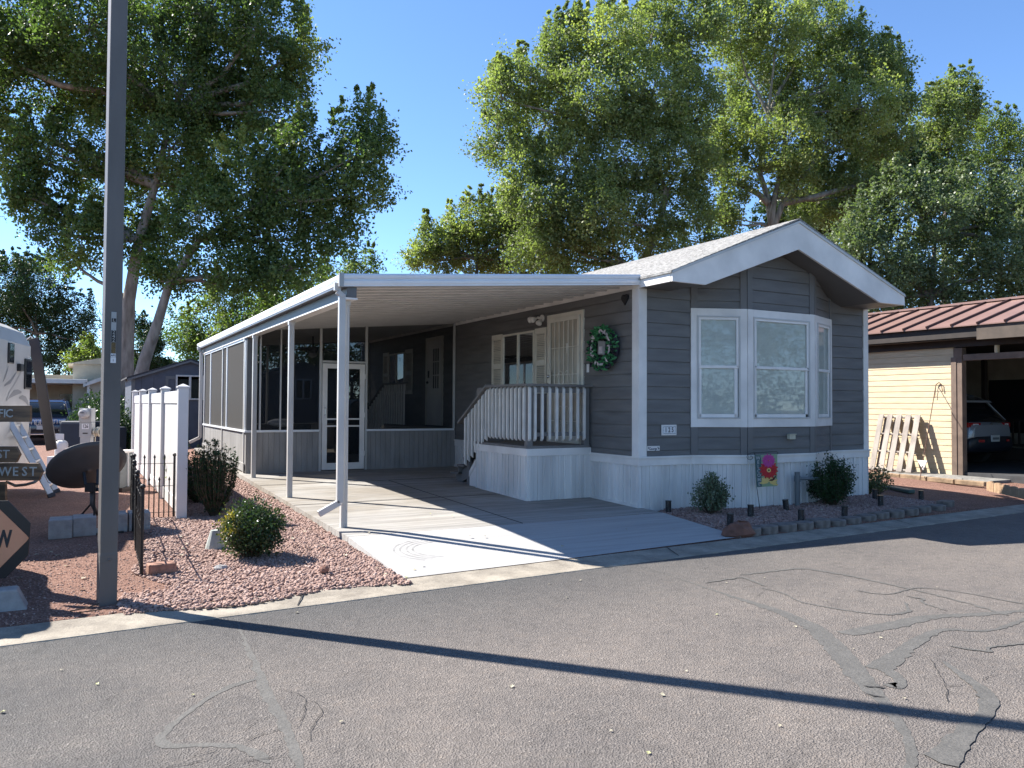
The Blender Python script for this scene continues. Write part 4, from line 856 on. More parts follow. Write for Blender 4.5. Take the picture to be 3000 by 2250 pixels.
worldtree('leafy tree across the street opposite the bay window',8.0,-9,10,5,31); worldtree('leafy tree across the street to the right behind the viewer',27,-11,7,4,32); worldtree('tall tree across the street beside the mirrored house',21,-8,9,3.6,33); worldtree('leafy tree across the street at the far corner',36,-9,9,5,34)
hr_=thing('street_hedge','tall clipped hedge across the street behind the viewer','hedge',(22,-14,0)); q_=random.Random(5)
leaves('foliage',hr_,'leaf_dark',[(q_.uniform(-6,48),-14+q_.uniform(-.8,.8),q_.uniform(.3,3.4)) for _ in range(900)],.7,22,.22,6,[.35]*900)
def shrub(name,label,m,x,y,w,h,nst,leaf,per,seed,tint=.4,spiky=0.,round_=1.,yellow=0,stem='twig',group=None):
    r=random.Random(seed); z=gz(x,y); root=thing(name,label,'shrub',(x,y,z),group); st=MB(); C=[];T=[];R=[]
    for i in range(nst):
        a=r.uniform(0,2*PI); f=r.random()**.6; e=Vector((math.cos(a)*w/2*f,math.sin(a)*w/2*f,0)); zt=h*(1-.45*f*f*round_)*r.uniform(.78,1.06)
        p0=Vector((x+e.x*.15,y+e.y*.15,z)); p2=Vector((x+e.x,y+e.y,z+zt)); p1=p0.lerp(p2,.5)+Vector((e.x*.25,e.y*.25,0)); st.tube([p0,p1,p2],[.006,.004,.002],4,False)
        k0=.15 if spiky else .35
        for s in np.linspace(k0,1.0,7 if spiky else 5):
            q=p0.lerp(p1,s*2) if s<.5 else p1.lerp(p2,s*2-1); C.append(tuple(q)); R.append((.035 if spiky else .085*w/.6)*r.uniform(.7,1.2)); T.append(tint+r.gauss(0,.1)+(.4 if yellow and e.x<-.3*w*.5 and r.random()<.7 else 0))
    put('stems',st,stem,root); leaves('foliage',root,m,C,R,per,leaf,seed,T,1.); return root
shrub('nandina_bush','rounded green bush with orange tinged left side in the pink gravel','leaf_shrub',1.55,8.15,.60,.56,80,.028,26,41,.45,yellow=1)
C_=[(1.56-.25+random.Random(9+i).uniform(-.08,.1),8.15-.05+random.Random(90+i).uniform(-.15,.12),gz(1.56,8.15)+random.Random(70+i).uniform(.25,.47)) for i in range(12)]
leaves('orange_foliage',[o for o in bpy.data.objects if o.name.startswith('nandina_bush')][0],'leaf_nandina',C_,.06,22,.026,4,[.5]*12)
shrub('rosemary_bush','dark upright spiky bush beside the white vinyl fence post','leaf_sage',1.60,10.95,.66,.96,120,.026,11,42,.35,spiky=1,round_=.55)
shrub('rosemary_bush','smaller dark bush behind the upright spiky bush','leaf_sage',1.60,12.3,.8,.75,70,.03,11,43,.35,spiky=1,round_=.6)
shrub('butterfly_bush','loose plant with pale grey leaves next to the dark shed','leaf_varieg',1.45,12.9,.7,1.0,14,.05,6,44,.7,spiky=1)
shrub('euonymus_bush','variegated cream edged bush left of the garden flag','leaf_varieg',7.70,8.28,.50,.52,60,.032,17,45,.5)
shrub('boxwood_bush','large dark green bush right of the grey pipe','leaf_sage',10.10,8.22,.70,.70,85,.03,24,46,.45)
shrub('barberry_bush','sparse grey green bush by the right corner of the house','leaf_maple',12.2,9.0,.55,.5,26,.04,10,47,.3)
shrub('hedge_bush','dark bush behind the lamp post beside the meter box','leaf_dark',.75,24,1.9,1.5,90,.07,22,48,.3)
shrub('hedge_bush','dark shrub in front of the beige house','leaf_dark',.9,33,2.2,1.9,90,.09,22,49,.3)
# ================================================================ GRAVEL
def stones(name,inside,N,x0,x1,y0,y1,s0,s1,seed,m='stone_chip',zoff=0.):
    g=np.random.default_rng(seed); P=np.column_stack([g.uniform(x0,x1,N),g.uniform(y0,y1,N)]); P=np.array([(x,y,gz(x,y)+zoff) for x,y in P if inside(x,y)]); K=len(P)
    ph=(1+5**.5)/2; I=np.array([(-1,ph,0),(1,ph,0),(-1,-ph,0),(1,-ph,0),(0,-1,ph),(0,1,ph),(0,-1,-ph),(0,1,-ph),(ph,0,-1),(ph,0,1),(-ph,0,-1),(-ph,0,1)])/1.9
    F=np.array([(0,11,5),(0,5,1),(0,1,7),(0,7,10),(0,10,11),(1,5,9),(5,11,4),(11,10,2),(10,7,6),(7,1,8),(3,9,4),(3,4,2),(3,2,6),(3,6,8),(3,8,9),(4,9,5),(2,4,11),(6,2,10),(8,6,7),(9,8,1)])
    s=g.uniform(s0,s1,K)*.5; sc=g.uniform(.6,1.25,(K,3))*s[:,None]; a=g.uniform(0,2*PI,K); V=I[None]*g.uniform(.5,1.35,(K,12,3))*sc[:,None]
    b=g.uniform(-.7,.7,K); y=V[:,:,1]*np.cos(b)[:,None]-V[:,:,2]*np.sin(b)[:,None]; z=V[:,:,1]*np.sin(b)[:,None]+V[:,:,2]*np.cos(b)[:,None]; V[:,:,1]=y; V[:,:,2]=z*.8
    x=V[:,:,0]*np.cos(a)[:,None]-V[:,:,1]*np.sin(a)[:,None]; y=V[:,:,0]*np.sin(a)[:,None]+V[:,:,1]*np.cos(a)[:,None]; V[:,:,0]=x; V[:,:,1]=y
    V+=P[:,None]; V[:,:,2]+=(s*g.uniform(.1,.75,K))[:,None]
    V=V.reshape(-1,3); FF=(F[None]+np.arange(K)[:,None,None]*12).reshape(-1,3); nf=len(FF)
    me=bpy.data.meshes.new(name); me.vertices.add(len(V)); me.vertices.foreach_set('co',V.astype(np.float32).ravel()); me.loops.add(nf*3); me.loops.foreach_set('vertex_index',FF.astype(np.int32).ravel()); me.polygons.add(nf); me.polygons.foreach_set('loop_start',np.arange(0,nf*3,3,dtype=np.int32)); me.update(calc_edges=True)
    t=me.attributes.new('tint','FLOAT','FACE'); t.data.foreach_set('value',np.repeat(np.clip(g.normal(.5,.24,K),0,1),20).astype(np.float32)); me.materials.append(M[m]); o=bpy.data.objects.new(name,me); link(o); tag(o,kind='stuff'); return o
def bedL(x,y): 
    e=.62+.10*math.sin(y*2.1)+.06*math.sin(y*5.3)
    return (x<XS0-.01 if y>yi(x) else True) and x>e-(.35 if y<7.2 else 0) and y>yi(x)-.13+.07*math.sin(x*4) and not(y>11 and x<1.25)
tag(stones('gravel',bedL,39000,.1,2.62,6.2,11,.018,.044,51),'pink crushed gravel beside the driveway','gravel')
tag(stones('gravel',lambda x,y:1.25<x<XS0-.01,16000,1.2,2.62,11,17,.024,.048,52),'pink crushed gravel along the carport slab','gravel')
def arc(x): return 7.02+.10*math.sin((x-6.9)*.6)+max(0,(x-10.6))*.22+.03*(x-6.9)
def bedR(x,y): 
    if not(6.99<x<12.2): return False
    top=YH-.03
    if 7.88<x<10.88: top=YH-.34*min(1,(x-7.88)/.78,(10.88-x)/.8)-.03
    return arc(x)+.12<y<top
tag(stones('gravel',bedR,20000,6.9,12.3,7,8.9,.02,.044,53),'pink crushed gravel in the bed under the bay window','gravel')
tag(stones('gravel',lambda x,y:x<.75 and y>yi(x)-.02,4500,-1.5,.8,6.3,9.5,.008,.022,54,zoff=-.002),'loose red chips on the granite ground by the lamp post','gravel')
# ================================================================ NEAR GARDEN THINGS
pts_b=[(2204,1561),(2258,1556),(2310,1549),(2362,1544),(2409,1538),(2456,1533),(2503,1527.5),(2547,1521),(2588,1516),(2630,1512),(2672,1507),(2711,1501),(2752,1496),(2781,1487)]
def rblock():
    mb=MB(); o=thing('wall_block','x','paver',(0,0,0),'scalloped edging blocks along the front gravel bed')
    mb.prism([(-.15,.10,0),(-.145,-.06,0),(-.08,-.115,0),(0,-.13,0),(.08,-.115,0),(.145,-.06,0),(.15,.10,0)],(0,0,.095)); b=put('block',mb,'cap_conc',None,.012); b.parent=o; return o
rb0=None; lab_b=['first edging block next to the red boulder']+['scalloped concrete edging block number %s along the curved row'%w for w in ('two','three','four','five','six','seven','eight','nine','ten','eleven','twelve','thirteen')]+['last edging block at the right end of the curved row']
BP=[on(2,.06,*p) for p in pts_b]
def solo_block():
    mb=MB(); mb.prism([(-.15,.10,0),(-.145,-.06,0),(-.08,-.115,0),(0,-.13,0),(.08,-.115,0),(.145,-.06,0),(.15,.10,0)],(0,0,.095)); return put('edging_block',mb,'edge_block',None,.012,org=(0,0,0))
for i,p in enumerate(BP):
    if i==0: b0=solo_block(); o=b0
    else: o=b0.copy(); COL.objects.link(o)
    q=BP[min(i+1,13)]-BP[max(i-1,0)]; o.location=(p.x,p.y+.06,gz(p.x,p.y)-.012); o.rotation_euler[2]=math.atan2(q.y,q.x)+rnd.uniform(-.05,.05); o.rotation_euler[0]=rnd.uniform(-.04,.02); o.scale=(rnd.uniform(.94,1.04),rnd.uniform(.9,1.1),rnd.uniform(.85,1.15))
    lab='leftmost scalloped concrete edging block, next to the red boulder' if i==0 else ('last edging block at the far right end of the row' if i==13 else '%s scalloped edging block counted from the red boulder'%('second third fourth fifth sixth seventh eighth ninth tenth eleventh twelfth thirteenth'.split()[i-1]))
    tag(o,lab,'paver','scalloped edging blocks along the front gravel bed')
mb=MB(); c=Vector((7.02,7.08,.05)); mb.ball(c+Vector((0,0,.05)),.26,.12,.11,9,.35); solo('boulder',mb,'red_rock','rough red sandstone boulder at the driveway corner','rock',c)
mb=MB(); mb.ball((2.0,7.15,.10),.045,.035,.035,8,.4); solo('stone',mb,'brick_red','small brick red stone in the gravel below the rounded bush','rock',(2.0,7.15,.05))
mb=MB(); mb.ball((1.2,7.75,.075),.07,.05,.03,8,.4); solo('stone',mb,'conc_block','flat grey stone left of the rounded bush','rock',(1.2,7.75,.05))
mb=MB(); mb.tube([(1.29,8.75,gz(1.29,8.75)),(1.29,8.75,gz(1.29,8.75)+.05),(1.29,8.75,gz(1.29,8.75)+.2)],[.10,.09,.045],14); solo('garden_lamp',mb,'cone_grey','grey cone shaped garden light behind the rounded bush','light',(1.29,8.75,.08),smooth=False)
# path lights
def plight():
    root=thing('path_light','x','light',(0,0,0),'black perforated path lights in the gravel bed')
    mb=MB(); mb.tube([(0,0,.0),(0,0,.165)],[.041,.041],18); mb.tube([(0,0,.165),(0,0,.172)],[.046,.046],18); put('shade',mb,'black_plastic',root)
    mb=MB(); q=random.Random(4)
    for i in range(46): a=q.uniform(0,2*PI); z=q.uniform(.02,.15); mb.ob((.0412*math.cos(a),.0412*math.sin(a),z),(.0006*math.cos(a),.0006*math.sin(a),0),(-.0028*math.sin(a),.0028*math.cos(a),0),(0,0,.0028))
    put('perforations',mb,'pipe_grey',root); return root
PL=[(1958,1503,'nearest the driveway edge beside the white skirting'),(2139,1538,'right behind the red boulder'),(2199,1513,'between the cream edged bush and the flag, in front'),(2304,1496,'tilted, between the garden flag and the grey pipe'),(2347,1525,'just in front of the grey pipe'),(2474,1513,'in front of the large dark bush'),(2580,1482,'in front of the sparse bush at the house corner'),(2699,1460,'alone at the far right of the bed'),(2563,1464,'half hidden under the sparse corner bush')]
for i,(x,y,l) in enumerate(PL):
    p=on(2,.10,x,y); z=gz(p.x,p.y)
    o=plight() if i==0 else dup(p0_,(0,0,0))
    if i==0: p0_=o
    o.location=(p.x,p.y,z-.005); o['label']='black perforated path light '+l; o.rotation_euler=(0,.10 if i==3 else rnd.uniform(-.03,.03),rnd.uniform(0,3))
# garden flag
hr=Vector((math.cos(yaw),-math.sin(yaw),0)); hn=Vector((-hr.y,hr.x,0)); Z3=Vector((0,0,1)); fb=Vector((8.70,8.335,gz(8.7,8.33)))
t0=(fb-CAM).dot(cw); fl=thing('garden_flag','welcome garden flag with pink and red daisies on a curled black stand','flag',fb)
def fp_(x,y,o=0.): return at(x,y,t0)-hn*o
mb=MB(); mb.tube([fb,fp_(2217,1428),fp_(2211,1327)],.005,6); sc=[(2278,1331),(2279,1326),(2276,1323),(2211,1326.5),(2200,1327),(2191,1331),(2188,1339),(2191,1345),(2198,1347),(2204,1344),(2205,1339),(2202,1336),(2197,1336.5)]
mb.tube([fp_(*p) for p in sc],.0045,6); put('stand',mb,'black_metal',fl,smooth=True)
Fl=[fp_(2211.5,1333),fp_(2277,1330.5),fp_(2276.5,1424),fp_(2217,1427)]
mb=MB(); mb.prism([p-hn*.002 for p in Fl],-hn*.003); put('cloth',mb,'flag_green',fl)
def uv(u,v,o): a=Fl[0].lerp(Fl[1],u); b=Fl[3].lerp(Fl[2],u); return a.lerp(b,v)-hn*o
mb=MB(); mb.prism([uv(0.01,.005,.0055),uv(.27,.02,.0055),uv(.24,.995,.0055),uv(.01,.995,.0055)],-hn*.0006); put('side_band',mb,'flag_teal',fl)
def daisy(u,v,r,m,n,o,half=0,name='flower'):
    mb=MB(); c=uv(u,v,o)
    for k in range(n*2):
        a=2*PI*k/(n*2)+.05; rr=r*(1 if k%2 else .86)
        if half and math.sin(a)<-.25*half: continue
        d=hr*math.cos(a)+Z3*math.sin(a); s=hr*(-math.sin(a))+Z3*math.cos(a); w=rr*.13
        P=[c+d*rr*.12-s*w*.3,c+d*rr*.6-s*w,c+d*rr*.95-s*w*.5,c+d*rr,c+d*rr*.95+s*w*.5,c+d*rr*.6+s*w,c+d*rr*.12+s*w*.3]; mb.prism([p-hn*(.0002*(k%3)) for p in P],-hn*.0006)
    return put(name,mb,m,fl)
daisy(.60,.19,.105,'petal_pink',13,.0065); daisy(.60,.88,.135,'petal_peach',11,.0065,1); daisy(.60,.47,.140,'petal_red',14,.0085)
mb=MB(); c=uv(.60,.49,.0105); mb.prism([c+hr*.030*math.cos(a)+Z3*.030*math.sin(a) for a in np.linspace(0,2*PI,19)[:-1]],-hn*.001); put('flower_disc',mb,'petal_peach',fl); mb=MB(); mb.prism([c-hn*.0012+hr*.014*math.cos(a)+Z3*.014*math.sin(a) for a in np.linspace(0,2*PI,13)[:-1]],-hn*.001); put('flower_eye',mb,'ink',fl)
mb=MB()
for (u,v,a,l,w) in ((.70,.80,.3,.035,.014),(.82,.77,.9,.045,.016),(.90,.71,1.1,.03,.010)): c=uv(u,v,.0105); d=hr*math.cos(a)+Z3*math.sin(a); s=hr*-math.sin(a)+Z3*math.cos(a); mb.prism([c-d*l,c-s*w,c+d*l,c+s*w],-hn*.0008)
put('butterfly',mb,'moth',fl)
for i,ch in enumerate('WELCOME'): text(ch,.072,uv(.13,.10+i*.135,.0065),hr,Z3,'box_grey',fl,'letter',.0004,sx=.9,bold=.001)
# grey vent pipe with side arm
pb=on(2,.115,2336,1480); mb=MB(); mb.tube([pb-Z3*.05,pb+Z3*.50],.038,14); root=thing('standpipe','grey upright pipe with a side arm between the flag and the dark bush','pipe',pb); put('pipe',mb,'pipe_grey',root,smooth=False)
mb=MB(); mb.tube([pb+Z3*.40,pb+Z3*.40+hr*.34],.024,12); mb.tube([pb+Z3*.355,pb+Z3*.445],.048,14); put('side_arm',mb,'pipe_grey',root)
# green edging strips right of bed
a,b=on(2,.07,2585,1432),on(2,.07,2672,1449); mb=MB(); mb.bar(a+Z3*.05,b+Z3*.05,.13,.07); solo('garden_trough',mb,'hose_green','low faded green plastic trough on the dirt beyond the sparse bush','trough',a,bev=.02)
# ================================================================ TAN NEIGHBOUR
nb=thing('neighbour_garage','tan lap sided garage and carport with red brown ribbed metal roof','building',(19.5,12,.1)); NXW=16.84
mb=MB(); lap(mb,(NXW,22),(0,-1),NX,.06,3.0,lambda z:(0,22-10.50),.133,.10); put('side_wall',mb,'tan_siding',nb); mb=MB(); mb.box(NXW+.012,NXW+.1,10.52,22,.0,3.05); put('wall_core',mb,'tan_siding',nb)
mb=MB(); mb.box(NXW-.04,NXW+.12,10.30,10.49,.12,2.90); mb.box(NXW-.055,NXW-.041,10.42,10.54,.12,2.70); put('post',mb,'brown_trim',nb,.004)
mb=MB(); mb.box(NXW-.05,NXW+.1,4,22,2.92,3.12); put('header_board',mb,'brown_dark',nb); mb=MB(); mb.box(NXW-.02,NXW+.08,4,10.29,2.62,2.755); put('beam',mb,'brown_trim',nb,.003); mb=MB(); mb.box(NXW-.01,NXW+.07,9.56,9.62,2.757,2.915); put('short_post',mb,'tan_siding',nb)
mb=MB(); mb.box(16.46,16.50,4,22,3.09,3.335); put('fascia',mb,'brown_dark',nb,.003); mb=MB(); mb.box(16.42,16.455,4,9.75,3.02,3.335); put('front_fascia',mb,'brown_board2',nb,.003)
mb=MB(); mb.box(16.50,23.6,4,22,3.07,3.085); put('ceiling',mb,'brown_dark',nb)
mb=MB(); mb.prism([(16.38,4,3.345),(18.75,4,4.10),(21.2,4,3.345),(21.2,4,3.32),(18.75,4,4.075),(16.38,4,3.32)],(0,18.2,0)); nr=put('roof',mb,'roof_red',nb)
mb=MB(); y=4.1
while y<22.1: mb.bar((16.36,y,3.362),(18.66,y,4.094),.04,.045); y+=.56
put('roof_ribs',mb,'rib_dark',nr); mb=MB(); mb.bar((18.68,4,4.10),(18.68,22.2,4.10),.22,.05); put('ridge_cap',mb,'roof_red',nr)
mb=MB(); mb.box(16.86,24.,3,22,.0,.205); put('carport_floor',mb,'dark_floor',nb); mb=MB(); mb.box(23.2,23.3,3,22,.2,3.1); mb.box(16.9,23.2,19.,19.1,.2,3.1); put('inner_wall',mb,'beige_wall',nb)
mb=MB(); mb.box(21.6,21.7,3,22,.0,.55); mb.box(21.62,21.68,3,22,1.25,1.31); mb.box(21.62,21.68,3,22,.60,.66)
y=3.1
while y<20: mb.box(21.63,21.67,y,y+.04,.66,1.25); y+=.16
for y in (6,8.2,10.4,12.6,14.8): mb.box(21.58,21.72,y,y+.1,.2,3.08)
put('porch_railing',mb,'brown_dark',nb); 
for q_ in ((23.15,23.19,12.2,13.4,.9,2.4),(23.15,23.19,9.2,10.2,.9,2.3),(19.2,20.6,18.96,18.99,1.1,2.2)): mb=MB(); mb.box(*q_); put('window',mb,'window_dark',nb)
# pallet leaning on the wall
A=on(0,16.66,2572,1215);B=on(0,16.66,2697,1216); Cc=on(0,16.28,2553,1372); Dd=on(0,16.28,2668,1392)
zb=.5*(Cc.z+Dd.z); ya=.5*(A.y+Cc.y); yb=.5*(B.y+Dd.y); zt=.5*(A.z+B.z); zb=max(.14,zb)
pal=thing('wooden_pallet','weathered wooden pallet leaning against the tan wall','pallet',(16.3,(ya+yb)/2,.1))
L0=Vector((16.26,0,zb)); L1=Vector((16.70,0,zt)); nn=Vector((-(zt-zb),0,.44)).normalized()
shear=(A.y-Cc.y+B.y-Dd.y)/2
def pp(u,v,o): y=ya+(yb-ya)*u+ shear*(v-.5); q=L0.lerp(L1,v); return Vector((q.x,y,q.z))+nn*o
for i in range(5):
    u=.055+.89*i/4; mb=MB(); mb.bar(pp(u,0-.0+rnd.uniform(0,.01),.02),pp(u,1,.02),.135,.018,(-1,0,.3)); put('deck_board',mb,'pallet',pal,.003)
for v in (.045,.35,.66,.965): mb=MB(); mb.bar(pp(0,v,-.035),pp(1,v,-.035),.035,.085,(-1,0,.3)); put('stringer',mb,'pallet',pal,.003)
for i in range(4):
    u=.12+.76*i/3; mb=MB(); mb.bar(pp(u,0,-.09),pp(u,1,-.09),.09,.016,(-1,0,.3)); put('back_board',mb,'pallet',pal)
# shepherd's hook
b=on(2,.13,2695,1405); tp=on(0,16.80,2742,1127); root=thing('shepherd_hook','thin rusty shepherd hook leaning on the tan wall right of the pallet','hook',b)
mb=MB(); mb.tube([b,tp],.009,6); mb.tube([tp,tp+Vector((0,-.07,.05)),tp+Vector((0,-.13,0)),tp+Vector((0,-.15,-.16))],.009,6); mb.tube([tp,tp+Vector((0,.03,-.3))],.006,5); put('rod',mb,'rust',root)
c=b.lerp(tp,.15); mb=MB(); mb.prism([c+Vector((-.03,.10,.08)),c+Vector((-.03,-.12,.08)),c+Vector((-.03,-.03,-.12))],(.02,0,0)); put('white_pennant',mb,'white_plate',root)
# timber edging and scalloped bricks
lg=[(2552,1392),(2640,1398),(2720,1406),(2800,1414),(2890,1422)]
for i in range(4):
    a,b=on(2,.12,*lg[i]),on(2,.12,*lg[i+1]); mb=MB(); mb.bar(a.lerp(b,.02)+Z3*.02,a.lerp(b,.98)+Z3*.02,.12,.09); solo('edging_timber',mb,'log',('weathered edging timber below the pallet','weathered edging timber under the pallet corner','weathered edging timber by the foot of the thin hook','weathered edging timber ending at the scalloped bricks')[i],'timber',a,'edging timbers along the tan wall',bev=.012)
mb=MB(); p=on(2,.12,2560,1380); mb.box(16.1,16.83,9.3,13.5,.0,.135); struct('garage_footing',mb,'cap_conc',bev=.02)
a,b=on(2,.15,2893,1432),on(2,.15,3010,1459); 
for i in range(9):
    p=a.lerp(b,(i+.5)/5.); mb=MB(); w=(b-a).length/5/2*.92; d=(b-a).normalized(); 
    for j in range(5): q=p+d*w*(j-2)*.4; h=.115+.03*math.sin(PI*(j+.5)/5); mb.tube([q-Z3*.03,q+Z3*h],w*.22,8)
    put_o=solo('edging_brick',mb,'edge_brick','scalloped tan edging brick at the garage entrance'+(', leftmost of the row' if i==0 else ''),'paver',p,'scalloped tan edging bricks by the neighbouring carport')
# ================================================================ CARS
def loft(mb,secs):
    o=len(mb.v); n=len(secs[0])
    for s in secs: mb.v+=s
    for i in range(len(secs)-1):
        for k in range(n): mb.f.append((o+i*n+k,o+i*n+(k+1)%n,o+(i+1)*n+(k+1)%n,o+(i+1)*n+k))
    mb.f.append(tuple(o+k for k in range(n))[::-1]); mb.f.append(tuple(o+(len(secs)-1)*n+k for k in range(n)))
def suv(name,label,body,loc,rz,rear_on):
    root=thing(name,label,'car',loc,rz=rz); ORG[root.name]=Vector((0,0,0))
    def sec(y,zb,zt,w): 
        h=zt-zb; R=[(w*.86,zb),(w*.97,zb+.12*h),(w,zb+.4*h),(w*.985,zb+.7*h),(w*.93,zb+.93*h),(w*.80,zt)]
        return [(x,y,z) for x,z in R]+[(-x,y,z) for x,z in R[::-1]]
    S=[(-2.30,.48,.98,.74),(-2.24,.40,1.04,.84),(-2.05,.33,1.09,.91),(-1.2,.28,1.09,.94),(0,.26,1.07,.94),(1.0,.28,1.05,.93),(1.25,.28,1.03,.93),(1.8,.32,.98,.92),(2.1,.36,.92,.88),(2.26,.42,.84,.80),(2.32,.48,.76,.72)]
    mb=MB(); loft(mb,[sec(*s) for s in S]); put('body',mb,body,root,.02,True)
    mb=MB(); loft(mb,[sec(y,zb-.03,.62 if abs(y)>1.9 else .42,w*1.012) for y,zb,zt,w in S]); put('lower_cladding',mb,'black_plastic',root,.01,True)
    def g(y,zt,wb,wt): return [(wb,y,1.04),(wt+(wb-wt)*.35,y,1.04+(zt-1.04)*.65),(wt,y,zt-.02),(wt*.8,y,zt),(-wt*.8,y,zt),(-wt,y,zt-.02),(-wt-(wb-wt)*.35,y,1.04+(zt-1.04)*.65),(-wb,y,1.04)]
    mb=MB(); loft(mb,[g(-2.16,1.09,.84,.80),g(-1.78,1.56,.86,.66),g(-1.5,1.66,.87,.67),g(-.4,1.70,.88,.68),g(.3,1.67,.88,.67),g(.62,1.56,.87,.68),g(1.28,1.06,.86,.80)]); gl=put('windows',mb,'car_glass',root,0,True); gl.data.materials[0]=M['window_dark'] if False else M['glass_car']
    mb=MB(); loft(mb,[[(x*1.01,y,z+.012) for x,y,z in ((w,y,zt-.05),(w*.82,y,zt),(-w*.82,y,zt),(-w,y,zt-.05))] for y,zt,w in ((-1.95,1.56,.62),(-1.5,1.675,.66),(-.4,1.715,.68),(.3,1.685,.67),(.5,1.62,.66))]); 
    for s in(-1,1):
        for p,q in (((.85*s,1.24,1.06),(.68*s,.5,1.65)),((.87*s,.0,1.06),(.70*s,-.05,1.68)),((.87*s,-1.05,1.06),(.69*s,-1.1,1.66)),((.85*s,-2.1,1.08),(.66*s,-1.72,1.58))): mb.bar(p,q,.07,.05,(s,0,0))
        mb.tube([(.58*s,.2,1.71),(.60*s,0,1.75),(.60*s,-1.3,1.73),(.58*s,-1.5,1.69)],.018,6)
    put('roof',mb,body,root,.006)
    for s in(-1,1):
        mb=MB(); mb.ob((1.02*s,.95,1.12),(.10,0,0),(0,.05,0),(0,0,.075)); mb.bar((.88*s,.95,1.06),(.98*s,.95,1.08),.04,.04); put('mirror',mb,body,root,.03)
        for y in (-1.38,1.42):
            mb=MB(); mb.tube([(.74*s,y,.36),(.96*s,y,.36)],.36,24); w=put('wheel',mb,'tyre',root,.03); mb=MB(); mb.tube([(.955*s,y,.36),(.972*s,y,.36)],.23,18)
            put('rim',mb,'chrome',w)
            mb=MB(); mb.tube([(.80*s,y+.44*math.cos(a),.36+.44*math.sin(a)) for a in np.linspace(0,PI,14)],.045,6); mb2=mb; put('wheel_arch',mb2,'black_plastic',root)
    if rear_on:
        for s in(-1,1):
            mb=MB(); mb.ob((.66*s,-2.235,.99),(.20,.03*s,0),(0,.03,0),(0,0,.055)); mb.ob((.86*s,-2.08,1.0),(.03,.02,0),(0,.12,0),(0,0,.05)); put('tail_light',mb,'red_light',root,.012)
            mb=MB(); mb.ob((.60*s,-2.268,1.0),(.11,.01*s,0),(0,.01,0),(0,0,.02)); put('reversing_lamp',mb,'white_plate',root,.004)
            mb=MB(); mb.ob((.60*s,-2.33,.62),(.13,.04*s,0),(0,.02,0),(0,0,.03)); put('reflector',mb,'red_light',root,.006)
        mb=MB(); mb.box(-.16,.16,-2.375,-2.345,.60,.75); put('number_plate',mb,'plate',root,.004)
        mb=MB(); mb.box(-.13,.13,-2.378,-2.3755,.645,.70); put('plate_marks',mb,'pipe_grey',root)
        mb=MB(); mb.bar((-.5,-2.26,.985),(.5,-2.26,.985),.02,.02); mb.ball((0,-2.27,1.0),.07,.01,.03); put('badge_strip',mb,'chrome',root)
        mb=MB(); loft(mb,[sec(y,zb,.72,w*1.02) for y,zb,w in ((-2.34,.46,.72),(-2.27,.36,.86),(-2.0,.30,.95))]); put('bumper',mb,'car_dark',root,.02,True)
    else:
        for k in range(7):
            x=(k-3)*.145; mb=MB()
            for a,b,c,d in ((-.055,-.043,-.10,.10),(.043,.055,-.10,.10),(-.043,.043,.088,.10),(-.043,.043,-.10,-.088)): mb.box(x+a,x+b,2.325-.02*abs(k-3),2.345-.02*abs(k-3),.86+c,.86+d)
            put('grille_slot',mb,'chrome',root)
        for s in(-1,1):
            mb=MB(); mb.ob((.70*s,2.19,.875),(.15,-.06*s,0),(0,.04,0),(0,0,.06)); put('headlight',mb,'box_grey',root,.02)
            mb=MB(); mb.ob((.66*s,2.27,.56),(.12,-.04*s,0),(0,.03,0),(0,0,.045)); put('fog_lamp',mb,'chrome',root,.01)
        mb=MB(); mb.box(-.17,.17,2.34,2.36,.60,.74); put('number_plate',mb,'plate',root,.004)
        mb=MB(); mb.bar((-.7,2.33,.42),(.7,2.33,.42),.05,.05); put('bumper_strip',mb,'chrome',root,.01)
    return root
m_=bpy.data.materials.new('glass_car'); m_.use_nodes=True; b_=m_.node_tree.nodes['Principled BSDF']; b_.inputs['Base Color'].default_value=(.01,.012,.014,1); b_.inputs['Roughness'].default_value=.06; M['glass_car']=m_
suv('parked_car','silver crossover seen from behind in the neighbouring carport','car_silver',(19.05,13.25,.205),0,True)
bc=suv('parked_car','dark blue off-roader with slotted grille facing out by the beige house','car_blue',(at(133,1300,31).x,36.6,0.),PI-.03,False)
dup(bc,(-3.12,8.25,.05),'unseen dark blue off-roader added outside the left edge to cast shadow by the street signs',rz=PI/2)  # unseen car copy, added so its shadow falls on the ground near the kerb
# ================================================================ LEFT SIDE
# lamp post
lp=thing('lamp_post','tall square grey steel lamp post with numbered tag, standing in the gravel','lamp post',(.22,6.92,.03))
px,py_=.232,6.965; h=.062; ra=R_(8)
def sq(z,s=1.): return [(px+h*s*(math.cos(ra)*a-math.sin(ra)*b),py_+h*s*(math.sin(ra)*a+math.cos(ra)*b),z) for a,b in((-1,-1),(1,-1),(1,1),(-1,1))]
mb=MB(); loft(mb,[sq(-.1,1.02),sq(.42,1.02),sq(.44,.98),sq(.50,.98),sq(.53,1.),sq(9.,.96)]); put('pole',mb,'pole',lp,.006)
mb=MB(); loft(mb,[sq(.36,1.03),sq(.375,1.035)]); mb.ball((px+.01,py_-.062,.385),.012,.012,.012,8); put('bolt_band',mb,'pole',lp,.002)
mb=MB(); mb.bar((px,py_,8.8),(px-1.5,py_+.2,9.1),.07,.07); mb.ob((px-1.75,py_+.23,9.1),(.3,0,0),(0,.12,0),(0,0,.07)); put('lamp_head',mb,'pole',lp,.02)
fx=Vector((math.cos(ra),math.sin(ra),0)); fy=Vector((math.sin(ra),-math.cos(ra),0))   # street-facing side
def pol(u,z,o=.0): return Vector((px,py_,z))+fx*u+fy*(h+o)
tq=(Vector((px,py_,1.6))-CAM).dot(cw)
